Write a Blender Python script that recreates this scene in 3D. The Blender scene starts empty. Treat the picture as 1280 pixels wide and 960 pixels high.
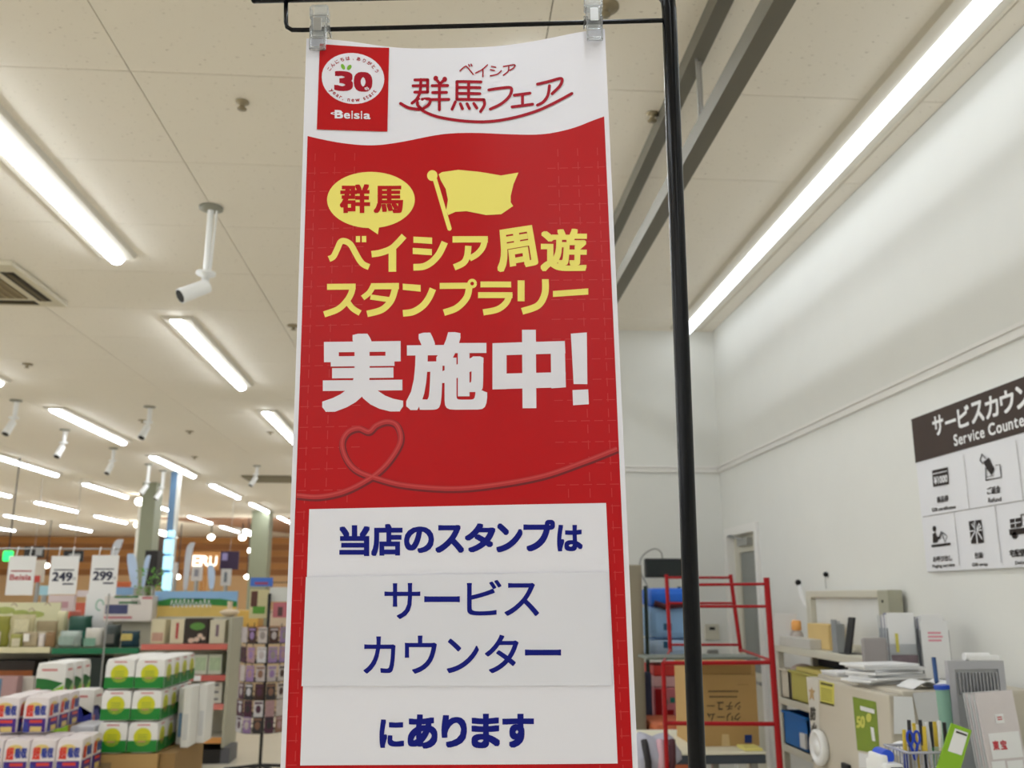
import bpy, bmesh, math, random
from mathutils import Vector as V, Matrix
R = random.Random(7)
SC = bpy.context.scene
COL = SC.collection
PI = math.pi

# ------------------------------------------------------------------ camera, world, exposure
F = 1150.0                                  # focal length in pixels of the 1280-wide frame
PITCH = math.atan(265 / 1150); YAW = math.atan(84 / 1180)
EYE = V((0, 0, 1.5))
cam = bpy.data.objects.new('camera', bpy.data.cameras.new('camera')); COL.objects.link(cam)
cam.location = EYE; cam.rotation_euler = (PI / 2 + PITCH, 0, -YAW)
cam.data.sensor_width = 36; cam.data.lens = 36 * F / 1280
cam.data.clip_start = 0.05; cam.data.clip_end = 200
cam.data.dof.use_dof = True; cam.data.dof.focus_distance = 1.26; cam.data.dof.aperture_fstop = 7.5
SC.camera = cam
w = bpy.data.worlds.new('world'); SC.world = w; w.use_nodes = True
w.node_tree.nodes['Background'].inputs[0].default_value = (1, .97, .93, 1)
w.node_tree.nodes['Background'].inputs[1].default_value = 0.4
SC.view_settings.view_transform = 'Standard'; SC.view_settings.look = 'None'
SC.view_settings.exposure = 0.05; SC.view_settings.gamma = 1; SC.view_settings.use_curve_mapping = False
SC.cycles.use_denoising = True; SC.cycles.max_bounces = 8; SC.cycles.diffuse_bounces = 5
SC.cycles.sample_clamp_indirect = 6
LAMP = 22.0                                  # radiance of every strip lamp in the hall

# ------------------------------------------------------------------ projection helpers (photo pixel -> point of the place)
def rdir(u, v):
    x, z, y = u - 640.0, 480.0 - v, F
    cp, sp = math.cos(PITCH), math.sin(PITCH); c, s = math.cos(YAW), math.sin(YAW)
    y2 = y * cp - z * sp; z2 = y * sp + z * cp
    return V((x * c + y2 * s, -x * s + y2 * c, z2))
def at(u, v, Y):
    d = rdir(u, v); return EYE + d * (Y / d.y)
def onx(u, v, X):
    d = rdir(u, v); return EYE + d * (X / d.x)
def onz(u, v, Z):
    d = rdir(u, v); return EYE + d * ((Z - EYE.z) / d.z)

# ------------------------------------------------------------------ materials
def lin(c): return tuple((x / 255 / 12.92 if x / 255 <= .04045 else ((x / 255 + .055) / 1.055) ** 2.4) for x in c)
MATS = {}
def mat(name, rgb, rough=.55, metal=0, var=.06, scale=6, bump=0, emit=0, trans=0, alpha=1, coat=0, spec=.5, sub=0):
    if name in MATS: return MATS[name]
    m = bpy.data.materials.new(name); m.use_nodes = True; nt = m.node_tree; b = nt.nodes['Principled BSDF']
    c = lin(rgb); b.inputs['Base Color'].default_value = (*c, 1)
    b.inputs['Roughness'].default_value = rough; b.inputs['Metallic'].default_value = metal
    b.inputs['Transmission Weight'].default_value = trans; b.inputs['Alpha'].default_value = alpha
    b.inputs['Coat Weight'].default_value = coat; b.inputs['Specular IOR Level'].default_value = spec
    if emit:
        b.inputs['Emission Color'].default_value = (*c, 1); b.inputs['Emission Strength'].default_value = emit
    if var or bump:
        tc = nt.nodes.new('ShaderNodeTexCoord'); n = nt.nodes.new('ShaderNodeTexNoise')
        n.inputs['Scale'].default_value = scale; n.inputs['Detail'].default_value = 4
        nt.links.new(tc.outputs['Object'], n.inputs['Vector'])
        if var:
            r = nt.nodes.new('ShaderNodeMapRange'); r.inputs['To Min'].default_value = 1 - var; r.inputs['To Max'].default_value = 1 + var
            mx = nt.nodes.new('ShaderNodeMix'); mx.data_type = 'RGBA'; mx.blend_type = 'MULTIPLY'; mx.inputs[0].default_value = 1
            mx.inputs[6].default_value = (*c, 1)
            nt.links.new(n.outputs['Fac'], r.inputs['Value']); nt.links.new(r.outputs[0], mx.inputs[7])
            nt.links.new(mx.outputs[2], b.inputs['Base Color'])
        if bump:
            bp = nt.nodes.new('ShaderNodeBump'); bp.inputs['Strength'].default_value = bump; bp.inputs['Distance'].default_value = .01
            nt.links.new(n.outputs['Fac'], bp.inputs['Height']); nt.links.new(bp.outputs[0], b.inputs['Normal'])
    MATS[name] = m; return m

# ------------------------------------------------------------------ mesh building
def orient(axis):
    return axis.normalized().to_track_quat('Z', 'Y').to_matrix()
class MB:
    def __init__(s): s.v = []; s.f = []; s.m = []; s.sm = []; s.cur = 0; s.M = None
    def add(s, vs, fs, smooth=False):
        o = len(s.v)
        for p in vs:
            p = V(p); s.v.append(s.M @ p if s.M else p)
        for f in fs: s.f.append([i + o for i in f]); s.m.append(s.cur); s.sm.append(smooth)
        return s
    def slot(s, i): s.cur = i; return s
    def box(s, a, b, M=None, taper=0):
        x0, y0, z0 = [min(p, q) for p, q in zip(a, b)]; x1, y1, z1 = [max(p, q) for p, q in zip(a, b)]
        t = taper
        vs = [V(p) for p in [(x0 + t, y0 + t, z0), (x1 - t, y0 + t, z0), (x1 - t, y1 - t, z0), (x0 + t, y1 - t, z0), (x0, y0, z1), (x1, y0, z1), (x1, y1, z1), (x0, y1, z1)]]
        if M: vs = [M @ p for p in vs]
        return s.add(vs, [(3, 2, 1, 0), (4, 5, 6, 7), (0, 1, 5, 4), (1, 2, 6, 5), (2, 3, 7, 6), (3, 0, 4, 7)])
    def rbox(s, a, b, r=.01, M=None):               # box with chamfered edges
        lo = V([min(p, q) for p, q in zip(a, b)]); hi = V([max(p, q) for p, q in zip(a, b)])
        r = min(r, min(hi - lo) * .45); c = (lo + hi) / 2; h = (hi - lo) / 2
        bm = bmesh.new(); bmesh.ops.create_cube(bm, size=2)
        for q in bm.verts: q.co = V((q.co.x * h.x, q.co.y * h.y, q.co.z * h.z))
        bmesh.ops.bevel(bm, geom=bm.edges[:], offset=r, segments=2, affect='EDGES', profile=.6)
        vs = [q.co + c for q in bm.verts]
        if M: vs = [M @ p for p in vs]
        fs = [[q.index for q in f.verts] for f in bm.faces]; bm.free()
        return s.add(vs, fs)
    def cyl(s, p0, p1, r0, r1=None, n=14, cap=True):
        p0, p1 = V(p0), V(p1); r1 = r0 if r1 is None else r1; Q = orient(p1 - p0); o = len(s.v)
        vs = []
        for p, r in ((p0, r0), (p1, r1)):
            for i in range(n): a = 2 * PI * i / n; vs.append(p + Q @ V((math.cos(a) * r, math.sin(a) * r, 0)))
        s.add(vs, [(i, (i + 1) % n, n + (i + 1) % n, n + i) for i in range(n)], True)
        if cap: s.add(vs[:n], [list(range(n))[::-1]]); s.add(vs[n:], [list(range(n))])
        return s
    def tube(s, pts, r, n=8, closed=False):
        pts = [V(p) for p in pts]; N = len(pts); vs = []; up = None
        for k, p in enumerate(pts):
            d = (pts[(k + 1) % N] - pts[k - 1]) if closed or 0 < k < N - 1 else (pts[1] - pts[0] if k == 0 else pts[-1] - pts[-2])
            d.normalize()
            if up is None: up = d.orthogonal().normalized()
            up = (up - d * up.dot(d)).normalized(); w_ = d.cross(up)
            rr = r[k] if isinstance(r, (list, tuple)) else r
            for i in range(n): a = 2 * PI * i / n; vs.append(p + up * math.cos(a) * rr + w_ * math.sin(a) * rr)
        fs = []
        for k in range(N if closed else N - 1):
            for i in range(n):
                a = k * n; b = ((k + 1) % N) * n; fs.append((a + i, a + (i + 1) % n, b + (i + 1) % n, b + i))
        if not closed: fs += [list(range(n))[::-1], [(N - 1) * n + i for i in range(n)]]
        return s.add(vs, fs, True)
    def lathe(s, c, prof, n=16, M=None):             # prof = [(r,z)...]
        c = V(c); vs = []
        for r, z in prof:
            for i in range(n):
                a = 2 * PI * i / n; p = V((r * math.cos(a), r * math.sin(a), z)); vs.append((M @ p if M else p) + c)
        fs = [(k * n + i, k * n + (i + 1) % n, (k + 1) * n + (i + 1) % n, (k + 1) * n + i) for k in range(len(prof) - 1) for i in range(n)]
        return s.add(vs, fs + [list(range(n))[::-1], [(len(prof) - 1) * n + i for i in range(n)]], True)
    def ball(s, c, r, n=10, sc=(1, 1, 1)):
        prof = [(math.sin(PI * k / n) * r, -math.cos(PI * k / n) * r) for k in range(1, n)]
        vs = []; c = V(c); m = 2 * n
        for rr, z in prof:
            for i in range(m): a = 2 * PI * i / m; vs.append(c + V((rr * math.cos(a) * sc[0], rr * math.sin(a) * sc[1], z * sc[2])))
        vs += [c + V((0, 0, -r * sc[2])), c + V((0, 0, r * sc[2]))]; L = len(prof)
        fs = [(k * m + i, k * m + (i + 1) % m, (k + 1) * m + (i + 1) % m, (k + 1) * m + i) for k in range(L - 1) for i in range(m)]
        fs += [((i + 1) % m, i, L * m) for i in range(m)] + [((L - 1) * m + i, (L - 1) * m + (i + 1) % m, L * m + 1) for i in range(m)]
        return s.add(vs, fs, True)
    def pillow(s, x0, x1, Y, D, z0, z1, nx=8, nz=8):
        vs = []
        for sg in (-1, 1):
            for j in range(nz + 1):
                for i in range(nx + 1):
                    a, b = i / nx * 2 - 1, j / nz * 2 - 1
                    t = (max(0, 1 - a ** 4) * max(0, 1 - ((b + .25) / 1.25) ** 4 if b > -.25 else 1 - abs((b + .25) / .75) ** 6)) ** .5
                    vs.append(V((x0 + (x1 - x0) * (i / nx + .02 * math.sin(b * 7) * (1 if i in (0, nx) else 0)), Y + D / 2 + sg * (D / 2 * t + .0008) * (1 + .12 * math.sin(a * 9 + b * 5)), z0 + (z1 - z0) * j / nz)))
        n = (nx + 1) * (nz + 1); q = nx + 1
        fs = [(j * q + i, j * q + i + 1, (j + 1) * q + i + 1, (j + 1) * q + i) for j in range(nz) for i in range(nx)]
        fs += [tuple(n + k for k in f[::-1]) for f in fs]
        ring = [i for i in range(q)] + [j * q + nx for j in range(1, nz + 1)] + [nz * q + i for i in range(nx - 1, -1, -1)] + [j * q for j in range(nz - 1, 0, -1)]
        fs += [(ring[k], n + ring[k], n + ring[(k + 1) % len(ring)], ring[(k + 1) % len(ring)]) for k in range(len(ring))]
        return s.add(vs, fs, True)
    def bounds(s):
        return V([min(p[i] for p in s.v) for i in range(3)]), V([max(p[i] for p in s.v) for i in range(3)])
    def mesh(s, name, mats, origin=V((0, 0, 0))):
        me = bpy.data.meshes.new(name); me.from_pydata([tuple(p - origin) for p in s.v], [], s.f)
        for m in (mats if isinstance(mats, (list, tuple)) else [mats]): me.materials.append(m)
        me.polygons.foreach_set('material_index', s.m); me.polygons.foreach_set('use_smooth', s.sm); me.update()
        return me
ORG = {}
def link(o): COL.objects.link(o); return o
def part(name, mb, mats, parent, label=None, kind=None):
    base = ORG[parent.name]
    o = link(bpy.data.objects.new(name, mb.mesh(name, mats, base))); o.parent = parent; ORG[o.name] = base
    if label: o['label'] = label
    if kind: o['kind'] = kind
    return o
def tag(o, label, cat, group=None, kind=None):
    if label: o['label'] = label
    if cat: o['category'] = cat
    if group: o['group'] = group
    if kind: o['kind'] = kind
    return o
def thing(name, label, cat, loc, group=None):
    o = link(bpy.data.objects.new(name, None)); o.location = loc; o.empty_display_size = .05; ORG[o.name] = V(loc)
    return tag(o, label, cat, group)
def solo(name, label, cat, mb, mats, group=None):
    a, b = mb.bounds(); c = V(((a.x + b.x) / 2, (a.y + b.y) / 2, a.z))
    o = link(bpy.data.objects.new(name, mb.mesh(name, mats, c))); o.location = c; ORG[o.name] = c
    return tag(o, label, cat, group)
def struct(name, mb, mats, parent=None):
    if parent: return part(name, mb, mats, parent)
    o = link(bpy.data.objects.new(name, mb.mesh(name, mats))); o['kind'] = 'structure'; ORG[o.name] = V((0, 0, 0)); return o
def clone(root, loc, label=None, group=None):
    def cp(o, par):
        c = link(o.copy()); c.parent = par
        for ch in KIDS.get(o.name, []): cp(ch, c)
        return c
    if root.name not in KIDS:
        for o in bpy.data.objects:
            pass
    KIDS.clear()
    def walk(o):
        KIDS[o.name] = list(o.children)
        for c in o.children: walk(c)
    walk(root)
    r = cp(root, None); r.location = loc
    if label: r['label'] = label
    if group: r['group'] = group
    ORG[r.name] = V(loc)
    return r
KIDS = {}

# ------------------------------------------------------------------ flat print on surfaces
class Surf:
    """a plane of the place: O origin, S right, T up, N out towards the viewer; px() finds where a photo pixel lies on it"""
    def __init__(s, O, S, T, disp=None):
        s.O, s.S, s.T = V(O), V(S).normalized(), V(T).normalized(); s.N = s.S.cross(s.T).normalized(); s.disp = disp
    def px(s, u, v):
        d = rdir(u, v); k = (s.O - EYE).dot(s.N) / d.dot(s.N); p = EYE + d * k - s.O
        return (p.dot(s.S), p.dot(s.T))
    def pt(s, a, b, off=0):
        return s.O + s.S * a + s.T * b + s.N * (off + (s.disp(a, b) if s.disp else 0))
class Crop:
    """reads coordinates taken in an enlarged view of the photo whose corner is (u0,v0)"""
    def __init__(s, u0, v0, k): s.u0, s.v0, s.k = u0, v0, k
    def __call__(s, p): return (s.u0 + p[0] / s.k, s.v0 + p[1] / s.k)
ONE = Crop(0, 0, 1)
def smooth(pts, sub=6):
    if len(pts) < 3: return pts
    out = []
    P = [pts[0]] + list(pts) + [pts[-1]]
    for i in range(1, len(P) - 2):
        a, b, c, d = P[i - 1], P[i], P[i + 1], P[i + 2]
        for k in range(sub):
            t = k / sub
            out.append(tuple(.5 * (2 * b[j] + (c[j] - a[j]) * t + (2 * a[j] - 5 * b[j] + 4 * c[j] - d[j]) * t * t + (3 * b[j] - a[j] - 3 * c[j] + d[j]) * t ** 3) for j in (0, 1)))
    out.append(tuple(pts[-1])); return out
class Ink:
    """collects print for one surface; coordinates are in the pixel frame of a Crop, or in surface metres when crop is None"""
    def __init__(s, surf, crop=ONE, off=.0006): s.mb = MB(); s.sf = surf; s.c = crop; s.off = off
    def at(s, p): return s.sf.px(*s.c(p)) if s.c else p
    def P(s, p, o=0): a, b = s.at(p); return s.sf.pt(a, b, s.off + o)
    def fill(s, vs, fs, off=0, tri=False):          # 2-D surface coordinates; long edges are split so the print follows the cloth
        bm = bmesh.new(); bv = [bm.verts.new((x, y, 0)) for x, y in vs]
        for f in fs:
            try: bm.faces.new([bv[i] for i in f])
            except ValueError: pass
        if s.sf.disp or tri:
            bmesh.ops.triangulate(bm, faces=[f for f in bm.faces if len(f.verts) > 3], ngon_method='EAR_CLIP')
        if s.sf.disp:
            for _ in range(6):
                es = [e for e in bm.edges if e.calc_length() > .014]
                if not es: break
                bmesh.ops.subdivide_edges(bm, edges=es, cuts=1); bmesh.ops.triangulate(bm, faces=[f for f in bm.faces if len(f.verts) > 3])
        bm.verts.index_update()
        s.mb.add([s.sf.pt(q.co.x, q.co.y, s.off + off) for q in bm.verts], [[q.index for q in g.verts] for g in bm.faces]); bm.free()
    def poly(s, pts, cur=False):
        if cur: pts = smooth(list(pts) + [pts[0]])[:-1]
        s.fill([s.at(p) for p in pts], [list(range(len(pts)))], 0, True)
        return s
    def rect(s, x0, y0, x1, y1): return s.poly([(x0, y1), (x1, y1), (x1, y0), (x0, y0)])
    def ell(s, c, rx, ry, n=40, rot=0): return s.poly([(c[0] + rx * math.cos(a) * math.cos(rot) - ry * math.sin(a) * math.sin(rot), c[1] + rx * math.cos(a) * math.sin(rot) + ry * math.sin(a) * math.cos(rot)) for a in (2 * PI * i / n for i in range(n))])
    def stroke(s, pts, wd, rnd=False, cur=True, o=0):
        pts = smooth(pts) if cur else pts
        n = len(pts); L = []; Rr = []
        for i, p in enumerate(pts):
            a = pts[max(0, i - 1)]; b = pts[min(n - 1, i + 1)]; dx, dy = b[0] - a[0], b[1] - a[1]; l = math.hypot(dx, dy) or 1
            ww = wd[i * (len(wd) - 1) // (n - 1)] if isinstance(wd, (list, tuple)) else wd
            k = ww / 2
            if 0 < i < n - 1 and not cur:            # mitre
                e = (p[0] - a[0], p[1] - a[1]); g = math.hypot(*e) or 1; ct = (e[0] * dx + e[1] * dy) / g / l; k = k / max(.5, ct)
            nx, ny = -dy / l * k, dx / l * k
            L.append((p[0] + nx, p[1] + ny)); Rr.append((p[0] - nx, p[1] - ny))
        s.fill([s.at(p) for p in L + Rr], [(i, i + 1, n + i + 1, n + i) for i in range(n - 1)], o)
        if rnd:
            ww = wd if not isinstance(wd, (list, tuple)) else wd[0]
            s.ell(pts[0], ww / 2, ww / 2, 12); s.ell(pts[-1], ww / 2, ww / 2, 12)
        return s
    def glyph(s, ch, quad, dil=(0, 0), fine=1):
        """quad = corners TL, TR, BR, BL (or x0,y0,x1,y1); the glyph fills it; dil = extra stroke weight as fractions of the box"""
        if not isinstance(quad[0], (tuple, list)): x0, y0, x1, y1 = quad; quad = [(x0, y0), (x1, y0), (x1, y1), (x0, y1)]
        vs, fs, (a0, b0, a1, b1) = GL(ch)
        if not vs: return s
        q = [s.at(p) for p in quad]
        ww, hh = max(a1 - a0, 1e-4), max(b1 - b0, 1e-4); dx, dy = dil
        sh = [(0, 0)] if not (dx or dy) else [(0, 0)] + [(dx * i / fine, dy * j / fine) for i in range(-fine, fine + 1) for j in range(-fine, fine + 1) if max(abs(i), abs(j)) == fine]
        for k, (ex, ey) in enumerate(sh):
            out = []
            for x, y in vs:
                p = (x - a0) / ww * (1 - 2 * dx) + dx + ex; r = (y - b0) / hh * (1 - 2 * dy) + dy + ey
                top = [q[0][i] + (q[1][i] - q[0][i]) * p for i in (0, 1)]; bot = [q[3][i] + (q[2][i] - q[3][i]) * p for i in (0, 1)]
                out.append((bot[0] + (top[0] - bot[0]) * r, bot[1] + (top[1] - bot[1]) * r))
            s.fill(out, fs, k * 2e-6)
        return s
GC = {}
def GL(ch):
    if ch not in GC:
        c = bpy.data.curves.new('glyph', 'FONT'); c.body = ch; c.size = 1; c.resolution_u = 4
        o = bpy.data.objects.new('glyph', c); COL.objects.link(o)
        dg = bpy.context.evaluated_depsgraph_get(); m = bpy.data.meshes.new_from_object(o.evaluated_get(dg))
        vs = [(q.co.x, q.co.y) for q in m.vertices]; fs = [list(p.vertices) for p in m.polygons]
        bb = (min(x for x, y in vs), min(y for x, y in vs), max(x for x, y in vs), max(y for x, y in vs)) if vs else (0, 0, 1, 1)
        bpy.data.objects.remove(o); bpy.data.curves.remove(c); bpy.data.meshes.remove(m)
        GC[ch] = (vs, fs, bb)
    return GC[ch]

# ------------------------------------------------------------------ palette
M_ceil = mat('ceiling_tile', (214, 202, 184), .85)
def ceil_nodes(m):                              # fissured mineral-fibre tile
    nt = m.node_tree; b = nt.nodes['Principled BSDF']; tc = nt.nodes.new('ShaderNodeTexCoord')
    mp = nt.nodes.new('ShaderNodeMapping'); mp.inputs['Scale'].default_value = (1, 2.2, 1)
    n = nt.nodes.new('ShaderNodeTexNoise'); n.inputs['Scale'].default_value = 40; n.inputs['Detail'].default_value = 2
    cr = nt.nodes.new('ShaderNodeValToRGB'); e = cr.color_ramp.elements
    e[0].position = .26; e[0].color = (*lin((190, 180, 166)), 1); e[1].position = .33; e[1].color = (*lin((236, 229, 216)), 1)
    nt.links.new(tc.outputs['Object'], mp.inputs[0]); nt.links.new(mp.outputs[0], n.inputs['Vector']); nt.links.new(n.outputs['Fac'], cr.inputs[0])
    nt.links.new(cr.outputs[0], b.inputs['Base Color'])
ceil_nodes(M_ceil)
M_gap = mat('ceiling_joint', (120, 108, 92), .9)
M_wall = mat('wall_paint', (226, 226, 221), .7, var=.02)
M_trim = mat('trim_paint', (232, 230, 226), .45, var=.01)
M_floor = mat('vinyl_floor', (224, 216, 198), .3, var=.05, scale=3)
M_white = mat('white_plastic', (236, 236, 234), .4, var=.01)
M_whitep = mat('white_paint_metal', (225, 222, 212), .35, var=.02)
M_lamp = mat('lamp_lens', (240, 247, 255), .5, var=0, emit=LAMP)
M_lamp2 = mat('wall_lamp_lens', (240, 247, 255), .5, var=0, emit=4)
M_black = mat('black_gloss', (5, 6, 10), .2, var=0, spec=.25)
M_dark = mat('dark_plastic', (28, 28, 30), .5, var=.05)
M_steel = mat('steel', (170, 170, 168), .35, metal=.8, var=.03)
M_rail = mat('rail_metal', (108, 104, 92), .45, metal=.3, var=.03)
M_paper = mat('paper', (236, 236, 236), .7, var=.02)
M_paper2 = mat('paper_grey', (214, 214, 214), .7, var=.04, scale=30)
M_red = mat('red_enamel', (158, 8, 18), .4, var=.04, spec=.3)
M_card = mat('cardboard', (180, 146, 92), .8, var=.05, scale=12)
M_clear = mat('clear_plastic', (252, 254, 255), .1, var=0, trans=.9)
M_clear.node_tree.nodes['Principled BSDF'].inputs['IOR'].default_value = 1.4
M_cream = mat('cream_metal', (206, 202, 186), .45, var=.03)
M_beige = mat('safe_beige', (196, 188, 172), .5, var=.03)
M_blue = mat('blue_plastic', (18, 92, 160), .4, var=.08)
M_ink = mat('dark_print', (52, 44, 40), .6, var=0)
# ================================================================== LARGE STRUCTURE
H = 3.5; XR = 2.045; YB = 6.75; XL = -16.0; YF = 33.0; YN = -9.0
m = MB(); m.box((XL, YN, -.1), (XR + .1, YF, 0)); struct('floor', m, M_floor)
# ceiling: slab with real tiles (joints recessed) where the tiles can be told apart
m = MB(); m.box((XL, YN, H + .012), (XR + .1, YF, H + .1)); ceil_o = struct('ceiling', m, M_gap)
TX = [-1.26 + 1.6 * k for k in range(-6, 4)]; TY0 = 3.33 - .779 * 6; g = .0022
cnt = 0
TYS = [TY0 + .779 * j for j in range(0, 19)]
meshes = {}
for j, y0 in enumerate(TYS):
    for i, x0 in enumerate(TX):
        x1 = min(x0 + 1.6, XR); wd = round(x1 - x0, 3)
        if wd < .05: continue
        if wd not in meshes:
            t = MB(); t.box((g, g, 0), (wd - g, .779 - g, .011)); meshes[wd] = t.mesh('tile', M_ceil)
        o = link(bpy.data.objects.new('tile', meshes[wd])); o.location = (x0, y0, H); o.parent = ceil_o; cnt += 1
YT = TYS[-1] + .779
m = MB()
m.box((XL, YT, H), (XR, YF, H + .011)); m.box((XL, YN, H), (XR, TYS[0], H + .011)); m.box((XL, TYS[0], H), (TX[0], YT, H + .011))
o = part('tile_field', m, M_ceil, ceil_o, kind='stuff')
# walls
m = MB()
dy0, dy1, dz = 6.0, 6.62, 1.93
m.box((XR, YN, 0), (XR + .12, dy0, H)); m.box((XR, dy1, 0), (XR + .12, YB + .1, H)); m.box((XR, dy0, dz), (XR + .12, dy1, H))
struct('wall_right', m, M_wall)
m = MB(); m.box((.3, YB, 0), (XR, YB + .1, H)); struct('wall_back', m, M_wall)
m = MB(); m.box((.3, YB + .1, 0), (.42, YF, H)); struct('wall_inner', m, M_wall)
m = MB(); m.box((XL - .1, YN, 0), (XL, YF, H)); struct('wall_left', m, M_wall)
m = MB(); m.box((XL, YN - .1, 0), (XR + .1, YN, H)); struct('wall_near', m, M_wall)
# far wall: wooden planks over a peach band
M_wood = mat('wood_plank', (188, 132, 72), .6, var=.12, scale=2); M_wood2 = mat('wood_plank_dark', (160, 106, 58), .6, var=.12, scale=2)
M_peach = mat('peach_wall', (214, 176, 130), .7, var=.03)
m = MB(); m.box((XL, YF, 0), (.3, YF + .1, H)); fw = struct('wall_far', m, M_peach)
zz = 2.18
for k in range(6):
    m = MB(); hh = .215; m.box((XL, YF - .05 - .01 * (k % 2), zz + .008), (.3, YF, zz + hh)); part('plank', m, M_wood if k % 2 else M_wood2, fw); zz += hh
# dark soffit of the shop on the right of the far wall
m = MB()
s0 = [onz(245, 643, 3.49), onz(345, 641, 3.49)]
m.add([(-7.5, 24.8, 3.495), (.3, 24.5, 3.495), (.3, 33, 3.495), (-4.0, 33, 3.495)], [(0, 1, 2, 3)])
m.add([(-7.5, 24.8, 3.47), (.3, 24.5, 3.47), (.3, 33, 3.47), (-4.0, 33, 3.47)], [(3, 2, 1, 0)])
m.add([(-7.5, 24.8, 3.47), (.3, 24.5, 3.47), (.3, 24.5, 3.495), (-7.5, 24.8, 3.495)], [(0, 1, 2, 3)])
struct('trim_1', m, mat('soffit_brown', (150, 108, 78), .7))
# rail trim round the room, at 2.43 m
m = MB(); m.box((XR - .018, YN, 2.40), (XR, YB, 2.445)); m.box((XR - .03, YN, 2.432), (XR, YB, 2.447)); struct('trim_2', m, M_trim)
m = MB(); m.box((.3, YB - .018, 2.40), (XR - .02, YB, 2.445)); m.box((.3, YB - .03, 2.432), (XR - .03, YB, 2.447)); struct('trim_3', m, M_trim)
m = MB(); m.box((XR - .012, YN, 0), (XR, dy0 - .06, .08)); struct('baseboard_right', m, mat('baseboard', (150, 140, 128), .6))
# door in the right wall
dr = thing('door_1', None, None, (XR, (dy0 + dy1) / 2, 0)); dr['kind'] = 'structure'
m = MB()
m.box((XR - .02, dy0 - .045, 0), (XR + .14, dy0 + .012, dz + .045)); m.box((XR - .02, dy1 - .012, 0), (XR + .14, dy1 + .045, dz + .045)); m.box((XR - .02, dy0 + .012, dz - .012), (XR + .14, dy1 - .012, dz + .045))
part('door_frame', m, M_trim, dr)
m = MB(); X0 = XR + .035
for a, b in (((dy0, 0), (dy0 + .04, dz)), ((dy1 - .11, 0), (dy1, dz)), ((dy0 + .04, 0), (dy1 - .11, 1.0)), ((dy0 + .04, dz - .13), (dy1 - .11, dz))):
    m.box((X0, a[0], a[1]), (X0 + .04, b[0], b[1]))
leaf = part('door_leaf', m, M_cream, dr)
m = MB(); m.box((X0 + .015, dy0 + .04, 1.0), (X0 + .022, dy1 - .11, dz - .13)); part('glass_pane', m, mat('frosted_glass', (128, 132, 128), .35, var=.04), leaf)
m = MB(); m.box((X0 - .04, dy0 + .2, dz - .09), (X0, dy0 + .42, dz - .04)); m.tube([(X0 - .03, dy0 + .3, dz - .05), (X0 - .09, dy0 + .45, dz - .02), (X0 - .03, dy1 - .1, dz - .01)], .008); part('door_closer', m, M_steel, leaf)
m = MB(); m.cyl((X0, dy0 + .05, .95), (X0 - .05, dy0 + .05, .95), .012); m.cyl((X0 - .05, dy0 + .05, .95), (X0 - .05, dy0 + .15, .95), .01); part('handle', m, M_steel, leaf)

# ================================================================== CEILING LAMPS
M_batten = mat('lamp_body', (214, 208, 194), .5, var=.01)
def lamp_meshes(L):
    b = MB(); b.add([(-.115, 0, 0), (.115, 0, 0), (.1, 0, -.022), (.045, 0, -.03), (-.045, 0, -.03), (-.1, 0, -.022),
                     (-.115, L, 0), (.115, L, 0), (.1, L, -.022), (.045, L, -.03), (-.045, L, -.03), (-.1, L, -.022)],
                    [(0, 1, 2, 3, 4, 5), (11, 10, 9, 8, 7, 6)] + [(i, i + 6, (i + 1) % 6 + 6, (i + 1) % 6) for i in range(6)])
    l = MB(); n = 8; e = .012; vs = []
    for y in (e, L - e):
        for i in range(n + 1):
            a = PI * i / n; vs.append((math.cos(a) * .042, y, -.03 - math.sin(a) * .035))
    l.add(vs, [(i, i + 1, n + 2 + i, n + 1 + i) for i in range(n)] + [list(range(n + 1))[::-1], [n + 1 + i for i in range(n + 1)]])
    return b, l
LX = [.28, -1.995, -4.26, -6.5, -8.8, -11.0, -13.3]; LY = [3.13 + 3.48 * k for k in range(-3, 8)]
ordn = ['first', 'second', 'third', 'fourth', 'fifth', 'sixth', 'seventh', 'eighth', 'ninth', 'tenth', 'eleventh']
base = None
b, l = lamp_meshes(2.25)
for i, x in enumerate(LX):
    for j, y in enumerate(LY):
        if i == 0 and y > 4: continue                # this line ends at the inner wall
        row = ordn[j - 3] + ' row ahead' if j >= 3 else ordn[2 - j] + ' row behind the viewer'
        lab = 'long white ceiling lamp, %s line left of the banner, %s' % (ordn[i - 1], row) if i else 'long white ceiling lamp in the line above the banner, %s' % row
        if base is None:
            base = thing('ceiling_light', lab, 'ceiling light', (x, y, H), 'strip lamps on the hall ceiling')
            ORG[base.name] = V((0, 0, 0))
            part('lamp_body', b, M_batten, base); part('lamp_lens', l, M_lamp, base)
        else: clone(base, (x, y, H), lab)
t = thing('ceiling_light', 'continuous white ceiling lamp running along the right wall', 'ceiling light', (1.8, YN + .5, H))
ORG[t.name] = V((0, 0, 0)); b, l = lamp_meshes(6.66 - (YN + .5))
part('lamp_body', b, M_batten, t); part('lamp_lens', l, M_lamp2, t)

# hanging double rail, one above the other, joined by rods
rl = thing('hanging_rail', 'pair of long grey rails hung one below the other from the ceiling', 'rail', (.9, 3, 3.0))
m = MB(); m.box((.872, YN + 1, 3.43), (.928, 6.1, 3.5)); part('rail', m, M_rail, rl, 'upper grey rail at the ceiling')
m = MB(); m.box((.878, YN + 1, 3.1), (.94, 6.1, 3.17)); part('rail', m, M_rail, rl, 'lower grey rail')
for y in (-.3, 2.98, 5.9):
    m = MB(); m.cyl((.895, y, 3.15), (.895, y, 3.45), .006, n=8); m.cyl((.912, y + .02, 3.15), (.912, y + .02, 3.45), .006, n=8); part('rod', m, M_steel, rl)
m = MB(); m.box((.84, 6.1, 3.05), (.97, 6.22, 3.5)); part('end_bracket', m, M_whitep, rl)
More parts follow.
